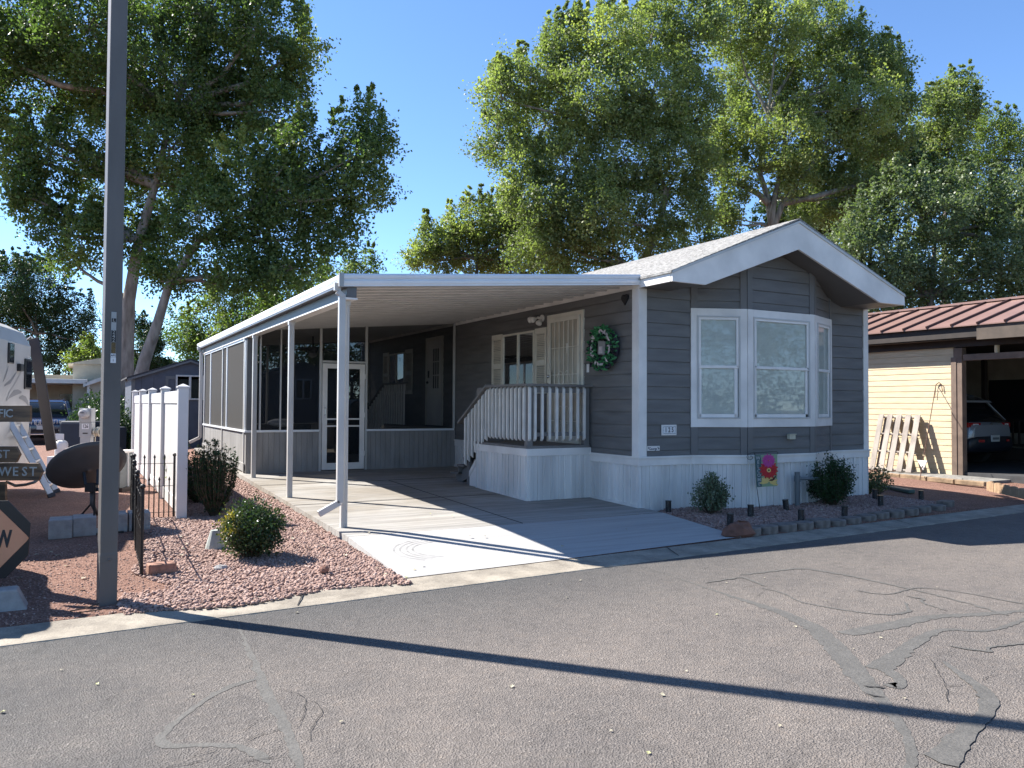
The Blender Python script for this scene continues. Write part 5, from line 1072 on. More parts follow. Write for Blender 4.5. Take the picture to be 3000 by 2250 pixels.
def zS(y): return 1.6+(1183.5-y)*tq/FPX
mb=MB(); mb.ob(pol(.002,(zS(918)+zS(1066))/2,.003),fx*.0185,fy*.002,(0,0,(zS(918)-zS(1066))/2)); tg=put('tag_strip',mb,'box_grey',lp,.002)
def tile(y0,y1,m,w=.0155,s=None,size=.03,tm='letter_grey',nm='tag_tile',sx=1.,bold=0):
    mb=MB(); mb.ob(pol(.002,(zS(y0)+zS(y1))/2,.0058),fx*w,fy*.0006,(0,0,(zS(y0)-zS(y1))/2)); o=put(nm,mb,m,tg)
    if s: text(s,size,pol(.002,(zS(y0)+zS(y1))/2,.0070),fx,Z3,tm,tg,'character',.0003,sx=sx,bold=bold)
tile(937,948,'ink',.0155,'L',.036)
for i,c in enumerate('242'): tile(972+i*11.7,983.6+i*11.7,'ink',.0165,c,.040,'letter_grey')
for i,c in enumerate('461'): tile(1007.5+i*10.6,1018+i*10.6,'gold_faded',.0165,c,.034,'brass')
tile(1040,1051,'white_plate',.0185,'APS',.021,'ink_blue','tag_tile',1.,.0006); tile(1052,1067,'white_plate',.0195,'1',.028,'ink')
# vinyl privacy fence
vf=thing('vinyl_fence','white vinyl privacy fence panels running back from the gravel','fence',(1.2,15,.13))
FY=[10.98,13.3,15.7,18.08,20.5]
for i,y in enumerate(FY):
    mb=MB(); z0=gz(1.2,y)-.05; zt=1.80+(y-10.98)*.006; mb.box(1.137,1.263,y-.063,y+.063,z0,zt); p=put('post',mb,'vinyl_fence',vf,.006)
    mb=MB(); mb.add([(1.125,y-.075,zt),(1.275,y-.075,zt),(1.275,y+.075,zt),(1.125,y+.075,zt),(1.125,y-.075,zt+.018),(1.275,y-.075,zt+.018),(1.275,y+.075,zt+.018),(1.125,y+.075,zt+.018),(1.2,y,zt+.055)],[(0,1,5,4),(1,2,6,5),(2,3,7,6),(3,0,4,7),(4,5,8),(5,6,8),(6,7,8),(7,4,8),(3,2,1,0)]); put('post_cap',mb,'vinyl_fence',p,.002)
for i in range(4):
    y0,y1=FY[i]+.064,FY[i+1]-.064
    for za,zb_ in ((.16,.33),(1.60,1.77)): mb=MB(); mb.box(1.175,1.225,y0,y1,za,zb_); put('rail',mb,'vinyl_fence',vf,.004)
    mb=MB(); ribbed(mb,(1.188,y1),(1.188,y0),.33,1.60,NX,[(.15,.0),(.006,-.006)]); mb.box(1.19,1.21,y0,y1,.33,1.60); put('panel',mb,'vinyl_fence',vf)
# iron fence
def ironpanel(p,q,h,n,label,zg):
    root=thing('iron_fence_panel',label,'fence',(p[0],p[1],zg),'black wrought iron garden fence panels'); p,q=Vector((*p,zg)),Vector((*q,zg)); mb=MB()
    for z in (.06,.40,h-.07): mb.bar(p+Z3*z,q+Z3*z,.012,.006)
    put('rails',mb,'iron',root); mb=MB()
    for i in range(n):
        c=p.lerp(q,i/(n-1)); hh=h if i%2==0 else h*.62; r=.008 if i not in(0,n-1) else .014; mb.tube([c,c+Z3*hh],r,6); mb.tube([c+Z3*(hh-.01),c+Z3*(hh+.012),c+Z3*(hh+.05)],[.006,.015,.001],6)
    put('pickets',mb,'iron',root)
    for c in(p,q): mb=MB(); mb.tube([c,c+Z3*(h+.02)],.015,8); mb.ball(c+Z3*(h+.04),.025); put('end_post',mb,'iron',root)
IP=[(.535,7.85),(.56,9.0),(.60,10.15),(.635,11.25)]
for i in range(3): ironpanel(IP[i],IP[i+1],.76,9,('black iron fence panel seen edge on, nearest the street','middle black iron fence panel of the edge-on run','farthest black iron fence panel of the edge-on run')[i],gz(*IP[i]))
ironpanel((.66,11.22),(1.13,11.16),.76,9,'short black iron fence panel between the edge-on run and the white fence',gz(.9,11.2))
mb=MB(); mb.ob((.70,7.86,.105),(.115,.01,0),(-.01,.075,.0),(0,0,.048)); solo('sandstone_block',mb,'brick_red','reddish sandstone block beside the iron fence post','block',(.7,7.86,.05),bev=.014)
# concrete wheel stop wedge
cc=on(2,.04,20,1795); mb=MB(); mb.add([(cc.x-.26,cc.y,0.02),(cc.x+.14,cc.y,0.02),(cc.x+.14,cc.y+.22,0.02),(cc.x-.26,cc.y+.22,0.02),(cc.x-.22,cc.y+.03,.20),(cc.x+.06,cc.y+.03,.20),(cc.x+.06,cc.y+.19,.20),(cc.x-.22,cc.y+.19,.20)],[(3,2,1,0),(4,5,6,7),(0,1,5,4),(1,2,6,5),(2,3,7,6),(3,0,4,7)]); solo('concrete_wedge',mb,'conc_block','tapered grey concrete block in the shade by the kerb','block',(cc.x,cc.y,.02),bev=.012)
# street signs
def face(x,y,t,o=0.): return at(x,y,t)
ws=thing('wooden_signpost','dark wooden signpost with carved arrow boards reading FIC, ST and WEST','sign',(at(-70,1500,6.75).x,at(-70,1500,6.75).y,0)); tS=6.6
def board(x0,x1,y0,y1,tip,txt,xr,sz,top):
    mb=MB(); P=[at(x0,y0,tS),at(x1-tip,y0,tS)]+([at(x1,(y0+y1)/2,tS)] if tip else [])+[at(x1-tip,y1,tS),at(x0,y1,tS)]; mb.prism(P,hn*.03); b=put('board',mb,'wood_sign',ws,.003)
    for s,x in txt: text(s,sz*1.3,at(x,(y0+y1)/2,tS)-hn*.004,hr,Z3,'letter_grey',b,'carved_letter',.003,sx=.95,bold=.001)
board(-170,88,1188,1236,0,[('F',3),('I',15),('C',28)],0,.075,0)
board(-170,58,1308,1355,12,[('S',0),('T',19)],0,.075,0)
board(-170,124,1357,1408,12,[('W',16),('E',46),('S',73),('T',98)],0,.082,0)
board(-170,15,1412,1482,0,[],0,.07,0)
mb=MB(); a=at(-70,1170,tS+.09); mb.box(a.x-.045,a.x+.045,a.y-.0,a.y+.09,0,1.75); put('post',mb,'wood_sign',ws,.004)
so=thing('slow_sign','black octagonal paddle sign with an orange SLOW diamond','sign',(at(-24,1700,6.1).x,at(-24,1700,6.1).y,0)); tO=6.1
oc=[(23,1467),(89,1533),(82,1627),(14,1695),(-75,1695),(-142,1627),(-142,1533),(-75,1467)]
mb=MB(); mb.prism([at(x,y,tO) for x,y in oc],hn*.008); put('octagon',mb,'black_plastic',so,.002)
def rounded(cx,cy,r,k=.93):
    P=[]
    for a in (0,90,180,270):
        for d in(-10,-4,4,10): rr=r*(k if abs(d)==4 else k-.04 if abs(d)>9 else 1); P.append((cx+rr*math.cos(R_(a+d)),cy-rr*math.sin(R_(a+d))*1.0))
    return P
mb=MB(); dm=[(79,1568),(85,1576),(79,1585),(-8,1672),(-30,1690),(-50,1672),(-128,1588),(-134,1578),(-128,1568),(-50,1486),(-30,1470),(-8,1484)]
mb.prism([at(x,y,tO)-hn*.002 for x,y in dm],-hn*.002); put('diamond',mb,'orange',so)
text('SLOW',.178,at(-28,1580,tO)-hn*.0055,hr,Z3,'ink',so,'lettering',.0008,sx=.66,bold=.007)
mb=MB(); a=at(-30,1690,tO+.04); mb.tube([(a.x,a.y,.0),(a.x,a.y,.9)],.018,8); mb.box(a.x-.25,a.x+.25,a.y-.03,a.y+.03,.02,.05); mb.box(a.x-.03,a.x+.03,a.y-.2,a.y+.2,.02,.05); put('stand',mb,'black_metal',so)
# satellite dish on concrete blocks
dc=at(256,1368,9.3); ds=thing('satellite_dish','dark grey oval satellite dish on a curved mast behind the lamp post','satellite dish',(dc.x,dc.y,.12))
nd=(Vector((-.08,.74,0))+Z3*.67).normalized(); ux=nd.cross(Vector((0,0,1))).normalized(); ux=(ux if ux.dot(hr)>0 else -ux); ux=(ux+Z3*.17).normalized(); uy=nd.cross(ux); 
mb=MB(); rings=7; N_=36
for j in range(rings+1):
    r=j/rings
    for k in range(N_): a=2*PI*k/N_; mb.v.append(tuple(dc+ux*.43*r*math.cos(a)+uy*.38*r*math.sin(a)+nd*(.085*r*r-.06)))
for j in range(rings):
    for k in range(N_): mb.f.append((j*N_+k,j*N_+(k+1)%N_,(j+1)*N_+(k+1)%N_,(j+1)*N_+k))
rf=put('reflector',mb,'dish',ds,smooth=True); so_=rf.modifiers.new('thick','SOLIDIFY'); so_.thickness=.008
mk_=at(268,1428,9.2); mb=MB(); mb.ob(mk_,hr*.055,hn*.05,Z3*.05); mb.bar(mk_-hr*.07+Z3*.03,dc-hr*.05-nd*.05,.03,.03); mb.bar(mk_+hr*.07+Z3*.03,dc+hr*.12-nd*.04,.03,.03); mb.tube([mk_+hr*.05-Z3*.02,mk_+hr*.09-Z3*.03],.02,8); put('bracket',mb,'black_metal',ds,.004)
m0=at(270,1440,9.25); m1=at(285,1490,9.35); m2=Vector((at(300,1510,9.5).x,at(300,1510,9.5).y,.35)); mb=MB(); mb.tube([m0,m0-Z3*.14,m1-Z3*.06,m2],.024,10); mb.tube([m2,m2-Z3*.2],.022,8); put('mast',mb,'dish',ds,smooth=True)
g0=Vector((at(272,1500,9.6).x,10.15,.13)); mb=MB(); mb.tube([g0,g0+Z3*.55],.010,6); mb.tube([at(222,1527,9.6),at(268,1475,9.4)],.012,6); mb.box(g0.x-.15,g0.x+.3,g0.y-.1,g0.y+.3,.12,.14); put('struts',mb,'black_metal',ds)
BX=[(-.13,10.10),(.10,10.13),(.42,10.22),(.665,10.27)]
lb_=['leftmost concrete block weighing down the dish','second concrete block from the left under the dish','concrete block right behind the lamp post','rightmost concrete block next to the iron fence']
mb=MB(); mb.box(-.115,.115,-.12,.22,0,.21)
for i,(x,y) in enumerate(BX):
    if i==0: cb0=put('concrete_block',mb,'conc_block',None,.01,org=(0,0,0)); o=cb0
    else: o=cb0.copy(); COL.objects.link(o)
    o.location=(x,y,gz(x,y)-.005); o.rotation_euler[2]=rnd.uniform(-.03,.03); tag(o,lb_[i],'block','concrete blocks holding the satellite dish')
# meter pedestal
tm=16.; mp_=at(250,1300,tm); me_=thing('electric_meter','grey electric meter box numbered 126 on a post','meter',(mp_.x,mp_.y,.13)); xl,xr_=at(236,1300,tm),at(272,1300,tm)
def zz_(y): return at(250,y,tm).z
mb=MB(); w2=(xr_-xl).length/2; cM=(xl+xr_)/2; mb.ob(Vector((cM.x,cM.y,(zz_(1196)+zz_(1236))/2))+hn*.0,hr*w2,hn*.08,Z3*(zz_(1196)-zz_(1236))/2); mb.ob(Vector((cM.x,cM.y,(zz_(1237)+zz_(1280))/2))+hn*.01,hr*w2*.98,hn*.075,Z3*(zz_(1237)-zz_(1280))/2); put('cabinet',mb,'box_grey',me_,.006)
mb=MB(); mb.ob(Vector((cM.x,cM.y,.5)),hr*w2*.85,hn*.06,Z3*.42); put('pedestal',mb,'box_grey',me_,.004)
gc=Vector((cM.x,cM.y,zz_(1212)))-hn*.08; mb=MB(); mb.tube([gc,gc-hn*.03,gc-hn*.10,gc-hn*.12],[.098,.10,.09,.06],20); put('meter_dial',mb,'cushion',me_,smooth=False); mb=MB(); mb.ob(gc-hn*.122+Z3*.02,hr*.035,hn*.002,Z3*.008); mb.ob(Vector((cM.x,cM.y,zz_(1269)))-hn*.067,hr*.05,hn*.002,Z3*.012); put('meter_slot',mb,'ink',me_)
mb=MB(); mb.ob(Vector((cM.x,cM.y,zz_(1249)))-hn*.0665,hr*.07,hn*.001,Z3*.052); nl=put('number_label',mb,'white_plate',me_); text('126',.105,Vector((cM.x,cM.y,zz_(1249)))-hn*.068,hr,Z3,'ink',nl,'number',.0006,sx=.75,bold=.002)
mb=MB()
for k,(dx,r) in enumerate(((.02,.05),(.06,.09),(.10,.08),(.14,.10),(.18,.07))): c=Vector((xr_.x,xr_.y,zz_(1265)))+hr*dx; mb.tube([c-hr*.012,c+hr*.012],r,12)
mb.tube([Vector((xr_.x,xr_.y,zz_(1265)))+hr*.05,Vector((xr_.x,xr_.y,.3))+hr*.03],.01,5); put('coiled_cable',mb,'beige_vent',me_)
# propane tank, bins, boxes around it
def local(name,label,cat,mbm,loc,m,bev=.01,smooth=False): return solo(name,mbm,m,label,cat,loc,bev=bev,smooth=smooth)
tt=18.5; c=at(180,1312,tt); root=thing('propane_tank','white propane cylinder standing on a white box near the trailer','gas cylinder',(c.x,c.y,c.z-.18)); mb=MB(); mb.tube([c-Z3*.19,c-Z3*.15,c+Z3*.10,c+Z3*.15,c+Z3*.18],[.11,.14,.14,.11,.05],16); put('cylinder',mb,'tank_white',root,smooth=True); mb=MB(); mb.tube([c+Z3*.18,c+Z3*.26],.03,8); put('valve',mb,'black_plastic',root)
mb=MB(); mb.ob(c+Z3*.26-hn*.08,hr*.10,hn*.005,Z3*.07); put('collar',mb,'tank_white',root,.01)
b=c-Z3*.19; mb=MB(); mb.ob(Vector((b.x-.07,b.y,b.z-.16)),hr*.17,hn*.15,Z3*.155); solo('storage_box',mb,'tank_white','white box under the propane cylinder','box',(b.x,b.y,b.z-.31),bev=.01)
mb=MB(); mb.box(b.x-.3,b.x+.3,b.y-.2,b.y+.4,0,max(.05,b.z-.315)); solo('plank_stack',mb,'pallet','low stack of boards carrying the white box','boards',(b.x,b.y,0),bev=.005)
a=at(225,1300,20); mb=MB(); mb.ob(Vector((a.x+.1,a.y,.62)),hr*.42,hn*.3,Z3*.52); local('covered_cart','navy covered cart behind the meter box','cart',mb,(a.x,a.y,.1),'navy',.07)
a=at(295,1300,20); mb=MB(); mb.ob(Vector((a.x+.1,a.y,.55)),hr*.42,hn*.3,Z3*.45); local('covered_cart','lower navy covered cart between the meter box and the lamp post','cart',mb,(a.x,a.y,.1),'navy',.07)
a=at(357,1350,13.2); root=thing('utility_cart','grey plastic utility cart with white rim behind the lamp post','cart',(a.x,a.y,.12)); mb=MB(); mb.ob(Vector((a.x,a.y,.47)),hr*.08,hn*.22,Z3*.30); put('body',mb,'pipe_grey',root,.02); mb=MB(); mb.ob(Vector((a.x,a.y,.79)),hr*.10,hn*.24,Z3*.02); mb.bar(Vector((a.x+.09,a.y,.79)),Vector((a.x+.1,a.y,.2)),.03,.03); put('rim',mb,'white_trim',root,.008); mb=MB(); mb.ob(Vector((a.x,a.y,.16)),hr*.14,hn*.26,Z3*.045); put('base_plank',mb,'brown_board',root)
# trailer
tv=thing('travel_trailer','white and grey travel trailer with dark swoosh graphics at the left edge','trailer',(-2.3,13.4,.1))
dT=Vector((.17,.985,0)).normalized(); nT=Vector((dT.y,-dT.x,0)); e1=Vector((-.68,15.9,0)); Lt=4.95
def rv(s,o,z): return e1-dT*s+nT*o+Z3*z
prof=[(0,.55),(0,2.55),(.12,2.78),(.35,2.9),(2.1,2.9),(2.3,2.75),(2.4,2.5),(2.4,.55)]
mb=MB(); loft(mb,[[tuple(rv(s,-o-k,z-(k*.6 if z>2 else 0))) for o,z in prof] for s,k in ((-.0,.12),(.12,.0),(Lt,0.),(Lt+.15,.1))]); put('body',mb,'rv_white',tv,.02)
mb=MB(); mb.ob(rv(2.2,-1.2,.50),dT*2.3,nT*1.05,Z3*.12); put('chassis',mb,'black_metal',tv); mb=MB(); mb.ob(rv(4.3,-.2,1.7),dT*.6,nT*.45,Z3*1.0); put('slide_out',mb,'rv_grey',tv,.01)
for s in (3.0,3.8): mb=MB(); mb.tube([rv(s,-.15,.4),rv(s,-.4,.4)],.33,18); put('wheel',mb,'tyre',tv)
def rvw(x0,x1,y0,y1,nm='window'):
    def onrv(x,y): d=ray(x,y); t=(e1-CAM).dot(nT)/d.dot(nT); return CAM+d*t
    a,b=onrv(x0,(y0+y1)/2),onrv(x1,(y0+y1)/2); za,zb=onrv(x0,y0).z,onrv(x0,y1).z; c=(a+b)/2; c.z=(za+zb)/2; w=(Vector((a.x,a.y,0))-Vector((b.x,b.y,0))).length/2; mb=MB(); mb.ob(c+nT*.012,dT*w,nT*.012,Z3*(za-zb)/2); f=put(nm,mb,'black_plastic',tv,.03)
    mb=MB(); mb.ob(c+nT*.026,dT*w*.78,nT*.002,Z3*(za-zb)/2*.88); put('pane',mb,'glass_car',f); return onrv
onrv=rvw(22,38,1003,1064); rvw(70,90,1050,1140); 
mb=MB(); c=onrv(54,1077); mb.ob(c+nT*.03,dT*.10,nT*.03,Z3*.06); put('vent_hood',mb,'black_plastic',tv,.01)
def swoosh(P,w,m,o):
    mb=MB(); Q=[onrv(*p) for p in P]; n=len(Q); L=[];R2=[]
    for i,q in enumerate(Q): d=(Q[min(i+1,n-1)]-Q[max(i-1,0)]).normalized(); s=d.cross(nT); ww=w*math.sin(PI*(i+.4)/(n-.2)); L.append(q+s*ww+nT*o); R2.append(q-s*ww+nT*o)
    for i in range(n-1): mb.quad(L[i],L[i+1],R2[i+1],R2[i])
    put('graphic',mb,m,tv)
swoosh([(8,1118),(14,1105),(20,1088),(24,1072)],.02,'rv_grey',.004); swoosh([(20,1170),(26,1155),(36,1140),(50,1118),(62,1090),(66,1055)],.035,'rv_white',.006); swoosh([(18,1172),(26,1160),(38,1152),(52,1148),(62,1149)],.05,'rv_grey',.005); swoosh([(55,1166),(64,1164),(74,1170),(80,1180),(84,1190)],.05,'rv_grey',.005); swoosh([(12,1130),(30,1118),(48,1090)],.03,'rv_grey',.003); swoosh([(88,1250),(86,1270),(78,1290),(66,1306)],.07,'rv_grey',.005); swoosh([(30,1210),(46,1225),(62,1250),(78,1280)],.06,'rv_grey',.004)
mb=MB(); P=lambda x,y,t=14.2:at(x,y,t); mb.tube([P(17,1002),P(20,968),P(70,975),P(72,982),P(17,1002)],.010,5); mb.tube([P(62,1007),P(90,985),P(96,990)],.010,5); mb.tube([P(45,1000),P(47,985),P(70,984)],.008,5); put('antenna_frame',mb,'white_trim',tv)
p,q=at(99,992,14.4),at(152,1318,14.0); mb=MB(); mb.bar(p,q,.17,.05,(-.3,-1,0)); solo('brown_board',mb,'brown_board','long dark brown board leaning beside the trailer','board',(q.x,q.y,.13),bev=.006)
# ladder
f1=on(2,.13,153,1456); f2=on(2,.13,168,1444); top1=at(-22,1148,12.4); sh=f2-f1
ld=thing('ladder','bare aluminium ladder leaning against the trailer','ladder',f1)
for o in (Vector((0,0,0)),sh*1.0): mb=MB(); mb.bar(f1+o,top1+o,.04,.085,(1,.2,0)); put('rail',mb,'ladder',ld,.004)
for i in range(8): c=f1.lerp(top1,.10+i*.115); mb=MB(); mb.bar(c,c+sh,.06,.03); put('rung',mb,'ladder',ld,.002)
for o in (Vector((0,0,0)),sh): mb=MB(); mb.bar(f1+o-Z3*.0,f1+o+(top1-f1).normalized()*.06,.055,.1,(1,.2,0)); put('rubber_foot',mb,'black_plastic',ld)
mb=MB(); mb.tube([at(20,1412,12.5),at(45,1423,12.3),at(75,1420,12.2),at(100,1413,12.2),at(118,1400,12.3)],.022,8); solo('water_hose',mb,'pipe_grey','blue grey hose slung under the trailer behind the WEST board','hose',(at(60,1420,12.3).x,at(60,1420,12.3).y,.13),smooth=True)
# sheds
def shed(label,Y,xl,xp,yp,yl,w,wx0,wx1,wy0,wy1,pl):
    L=on(1,Y,xl,yl); P=on(1,Y,xp,yp); hw=P.x-L.x; root=thing('garden_shed',label,'shed',(P.x,Y,.13)); zl=L.z; zp=P.z
    mb=MB(); V=[(L.x,Y,.0),(P.x+hw,Y,.0),(P.x+hw,Y,zl),(P.x,Y,zp),(L.x,Y,zl)]; mb.prism(V,(0,3.0,0)); put('walls',mb,'shed_blue',root)
    mb=MB(); 
    for s in(-1,1): mb.prism([(P.x+s*(hw+.12),Y-.1,zl-.03),(P.x,Y-.1,zp+.03),(P.x,Y-.1,zp+.07),(P.x+s*(hw+.12),Y-.1,zl+.01)],(0,3.2,0))
    put('roof',mb,'dark_roof',root); mb=MB()
    for s in(-1,1): mb.prism([(P.x+s*(hw+.1),Y-.115,zl-.09),(P.x,Y-.115,zp-.03),(P.x,Y-.115,zp+.025),(P.x+s*(hw+.1),Y-.115,zl-.03)],(0,.03,0))
    for x in (L.x+.0,P.x+hw-.09): mb.box(x,x+.09,Y-.02,Y-.001,.1,zl)
    mb.box(P.x-.62,P.x+.62,Y-.02,Y-.001,zl-.02,zl+.06); mb.box(P.x-.62,P.x-.55,Y-.02,Y-.001,.2,zl-.022); put('trim',mb,pl,root)
    a,b=on(1,Y,wx0,wy0),on(1,Y,wx1,wy1); mb=MB(); t=.045; x0,x1,z0,z1=a.x,b.x,b.z,a.z
    for q in ((x0,x0+t,z0,z1),(x1-t,x1,z0,z1),(x0+t,x1-t,z1-t,z1),(x0+t,x1-t,z0,z0+t),((x0+x1)/2-.03,(x0+x1)/2+.03,z0+t,z1-t)): mb.box(q[0],q[1],Y-.045,Y-.002,q[2],q[3])
    w_=put('window',mb,'vinyl_frame',root,.003); mb=MB(); mb.box(x0+t,x1-t,Y-.02,Y-.012,z0+t,z1-t); put('pane',mb,'glass_car',w_)
    # cladding grooves
    mb=MB(); x=L.x+.25
    while x<P.x+hw-.1: mb.box(x,x+.008,Y-.004,Y-.0005,.1,zl+.02); x+=.30
    put('grooves',mb,'ink',root)
shed('dark blue grey garden shed with white framed window behind the white fence',23.6,385,557,1058,1106,0,515,597,1098,1172,'beam_grey')
shed('second dark garden shed seen through the porch screens',27.5,752,890,1066,1106,0,864,912,1110,1170,'beam_grey')
# beige house number 146
Yh=39.; hb=thing('beige_house','beige neighbour house numbered 146 with a flat carport roof, behind the blue car','house',(0,41,0)); q=lambda x,y:on(1,Yh,x,y)
mb=MB(); mb.box(q(118,1112).x-6,q(256,1112).x,Yh-.3,Yh+4,q(200,1124).z,q(200,1111).z); put('carport_roof',mb,'tank_white',hb,.02); mb=MB(); mb.box(q(118,0).x-6,q(300,0).x,Yh+3.5,Yh+3.7,0,2.9); put('rear_wall',mb,'beige_wall',hb)
x0=q(262,1150).x; mb=MB(); zt=q(262,1120).z; mb.prism([(x0,Yh,0),(x0+4.5,Yh,0),(x0+4.5,Yh,zt),(x0+2.25,Yh,zt+.9),(x0,Yh,zt)],(0,8,0)); put('walls',mb,'cream_wall',hb); mb=MB()
for s in(-1,1): mb.prism([(x0+2.25+s*2.5,Yh-.3,zt-.06),(x0+2.25,Yh-.3,zt+.98),(x0+2.25,Yh-.3,zt+.80),(x0+2.25+s*2.5,Yh-.3,zt-.22)],(0,8.5,0))
put('roof',mb,'tank_white',hb); mb=MB(); mb.box(x0-.1,x0+.02,Yh-.12,Yh-.0,0,zt); po=put('post',mb,'tank_white',hb)
for i,c in enumerate('146'): text(c,.22,(x0-.04,Yh-.125,q(260,1158+i*9.5).z),(1,0,0),(0,0,1),'ink_blue',po,'number',.004)
mb=MB(); a=q(290,1138); mb.box(a.x,a.x+.9,Yh-.03,Yh,.9,2.1); put('window',mb,'glass_car',hb); mb=MB(); mb.box(q(170,1150).x,q(214,1150).x,Yh+3.4,Yh+3.49,1.3,2.0); put('window',mb,'glass_car',hb); mb=MB(); mb.box(q(231,1150).x,q(255,1150).x,Yh+1.5,Yh+1.6,.1,2.25); put('door',mb,'cream_wall',hb,.01); mb=MB(); mb.box(q(231,1108).x,q(262,1108).x,Yh+1,Yh+2,q(240,1110).z,q(240,1101).z); put('rooftop_cooler',mb,'white_trim',hb,.03)
mb=MB(); a=at(405,1090,36); mb.box(a.x-2.6,a.x+2.4,a.y,a.y+5,0,a.z+.35); mb.prism([(a.x-2.8,a.y-.2,a.z+.3),(a.x+2.6,a.y-.2,a.z+.3),(a.x-.1,a.y-.2,a.z+.9)],(0,5.4,0)); solo('pale_house',mb,'cream_wall','cream house end glimpsed above the shed roof','house',(a.x,a.y,0))
mb=MB()
for i in range(60): x=-9+i*.6; mb.box(x,x+.59,46+.02*(i%2),46.05+.02*(i%2),0,1.9)
solo('board_fence',mb,'pallet','weathered board fence far behind the houses','fence',(0,46,0))
# house across the street, mirrored in the bay glass
oh=thing('street_house','grey house across the street reflected in the bay window','house',(20,-19,0)); mb=MB(); mb.prism([(16,-17,0),(25,-17,0),(25,-17,2.8),(20.5,-17,4.4),(16,-17,2.8)],(0,-9,0)); put('walls',mb,'cream_wall',oh); mb=MB()
for s in(-1,1): mb.prism([(20.5+s*5,-16.7,2.65),(20.5,-16.7,4.5),(20.5,-16.7,4.65),(20.5+s*5,-16.7,2.8)],(0,-9.6,0))
put('roof',mb,'roof_red',oh)
# fallen leaves
def leafmesh(name,m):
    me=bpy.data.meshes.new(name); P=[(0,-.035,0),(.022,-.012,.006),(.034,.008,.012),(.012,.014,.004),(0,.036,.008),(-.013,.013,.005),(-.034,.006,.013),(-.020,-.014,.004),(0,0,.001)]; me.from_pydata(P,[],[(i,(i+1)%8,8) for i in range(8)]); me.materials.append(M[m]); return me
lm=[leafmesh('fallen_leaf','leaf_dry'),leafmesh('fallen_leaf','leaf_yellow')]
LP=[(285,2003,1),(565,2035,1),(870,1794,0),(1250,1908,0),(1000,2113,0),(1660,1750,0),(2128,1707,0),(2100,1800,1),(2330,1835,0),(1940,2035,0),(2010,1965,0),(1900,2205,1),(2285,2125,0),(2650,2045,0),(2500,1900,0),(2240,1692,0),(2640,1645,0),(2860,1690,0),(1700,1700,0),(1610,1710,0),(8,2085,1),(180,1962,0),(1500,2010,0),(2420,1760,0),(2745,1720,0),(1790,2140,0),(2590,1660,0),(2580,1868,0)]
LQ=[(1260,1504,.1),(1325,1511,.1),(1377,1569,.1),(1240,1658,.05),(1215,1669,.05),(1866,1503,.16),(1835,1550,.1),(1888,1522,.13),(1648,1600,.05),(1972,1550,.1),(1350,1440,.2),(1190,1691,.04),(1080,1560,.14),(1420,1570,.1)]
LG=[(105,1640,.05),(150,1632,.05),(195,1665,.05),(240,1730,.05),(170,1640,.05),(60,1700,.05),(245,1700,.05),(120,1590,.1),(230,1600,.1),(300,1480,.14),(340,1440,.14)]
k=0
def leafat(p,j,lab,grp,sc):
    sc*=.85; o=bpy.data.objects.new('fallen_leaf',lm[j]); COL.objects.link(o); o.location=p; o.rotation_euler=(rnd.uniform(-.2,.2),rnd.uniform(-.2,.2),rnd.uniform(0,6)); o.scale=(sc,)*3; tag(o,lab,'leaf',grp)
for x,y,j in LP: p=on(2,.008,x,y); leafat(p,j,'small dry leaf lying on the asphalt street','fallen leaves on the street',rnd.uniform(.3,.6))
for x,y,z in LQ: p=on(2,z,x,y); p=on(2,max(slab(p.y),.03)+.006,x,y); leafat(p,rnd.random()<.15,'small dry leaf lying on the concrete drive','fallen leaves on the driveway',rnd.uniform(.5,.8))
for x,y,z in LG: p=on(2,z,x,y); p.z=gz(p.x,p.y)+.01; leafat(p,0,'curled dry leaf on the red granite ground','fallen leaves on the red ground',rnd.uniform(.7,1.2))
for i in range(34):
    x,y=(rnd.uniform(.8,2.5),rnd.uniform(6.8,11)) if i<20 else (rnd.uniform(7.3,11.5),rnd.uniform(7.4,8.4))
    leafat(Vector((x,y,gz(x,y)+.035)),0,'dry leaf caught among the pink gravel stones','fallen leaves in the gravel beds',rnd.uniform(.5,.9))
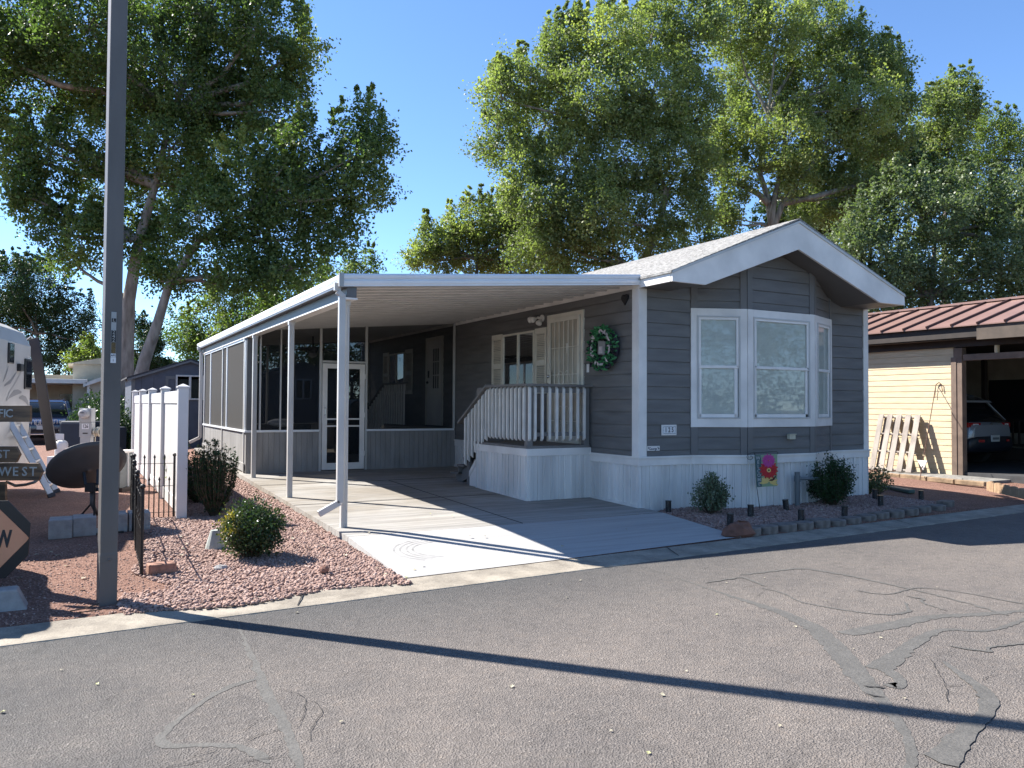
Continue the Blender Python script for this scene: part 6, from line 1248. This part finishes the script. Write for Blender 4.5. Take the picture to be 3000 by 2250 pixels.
# twigs
for (a,b,c) in (((205,1790),(250,1782),(290,1768)),((225,1795),(268,1790),(300,1785))): mb=MB(); mb.tube([on(2,.055,*p) for p in (a,b,c)],.005,5); p=on(2,.05,*b); solo('twig',mb,'twig','thin dry twig on the ground beside the lamp post base','twig',p,'twigs by the lamp post')
# ================================================================ LIGHT, SKY, CAMERA
SUN_EL,SUN_AZ=R_(44.7),math.atan2(-.645,.764)     # azimuth from +Y toward +X
sv=Vector((math.sin(SUN_AZ)*math.cos(SUN_EL),math.cos(SUN_AZ)*math.cos(SUN_EL),math.sin(SUN_EL)))
sl_=bpy.data.lights.new('sun','SUN'); sl_.energy=4.8; sl_.angle=R_(.53); sl_.color=(1,.955,.89); so2=bpy.data.objects.new('sun',sl_); COL.objects.link(so2); so2.rotation_euler=sv.to_track_quat('Z','Y').to_euler(); so2.location=(-10,10,30)
W=bpy.data.worlds.new('World'); scene.world=W; W.use_nodes=True; N=W.node_tree.nodes; L=W.node_tree.links; bg=N['Background']
sk=N.new('ShaderNodeTexSky'); sk.sky_type='NISHITA'; sk.sun_disc=False; sk.sun_elevation=SUN_EL; sk.sun_rotation=SUN_AZ; sk.altitude=2600; sk.air_density=1.0; sk.dust_density=.0; sk.ozone_density=2.2
cm=N.new('ShaderNodeMix'); cm.data_type='RGBA'; cm.blend_type='MULTIPLY'; cm.inputs[0].default_value=1; cm.inputs[7].default_value=(.78,.92,1.04,1); L.new(sk.outputs[0],cm.inputs[6])
L.new(cm.outputs[2],bg.inputs[0]); bg.inputs[1].default_value=.10
cd=bpy.data.cameras.new('camera'); cd.sensor_width=36; cd.lens=FPX/3000*36; cd.clip_end=1500; cd.clip_start=.05; co=bpy.data.objects.new('camera',cd); COL.objects.link(co); co.matrix_world=Matrix.Translation(CAM)@Matrix((CR,CU,-cw)).transposed().to_4x4(); scene.camera=co
vs=scene.view_settings; vs.view_transform='Standard'; vs.look='None'; vs.gamma=1; vs.exposure=1.52
scene.cycles.max_bounces=8; scene.cycles.transparent_max_bounces=16; scene.cycles.diffuse_bounces=4
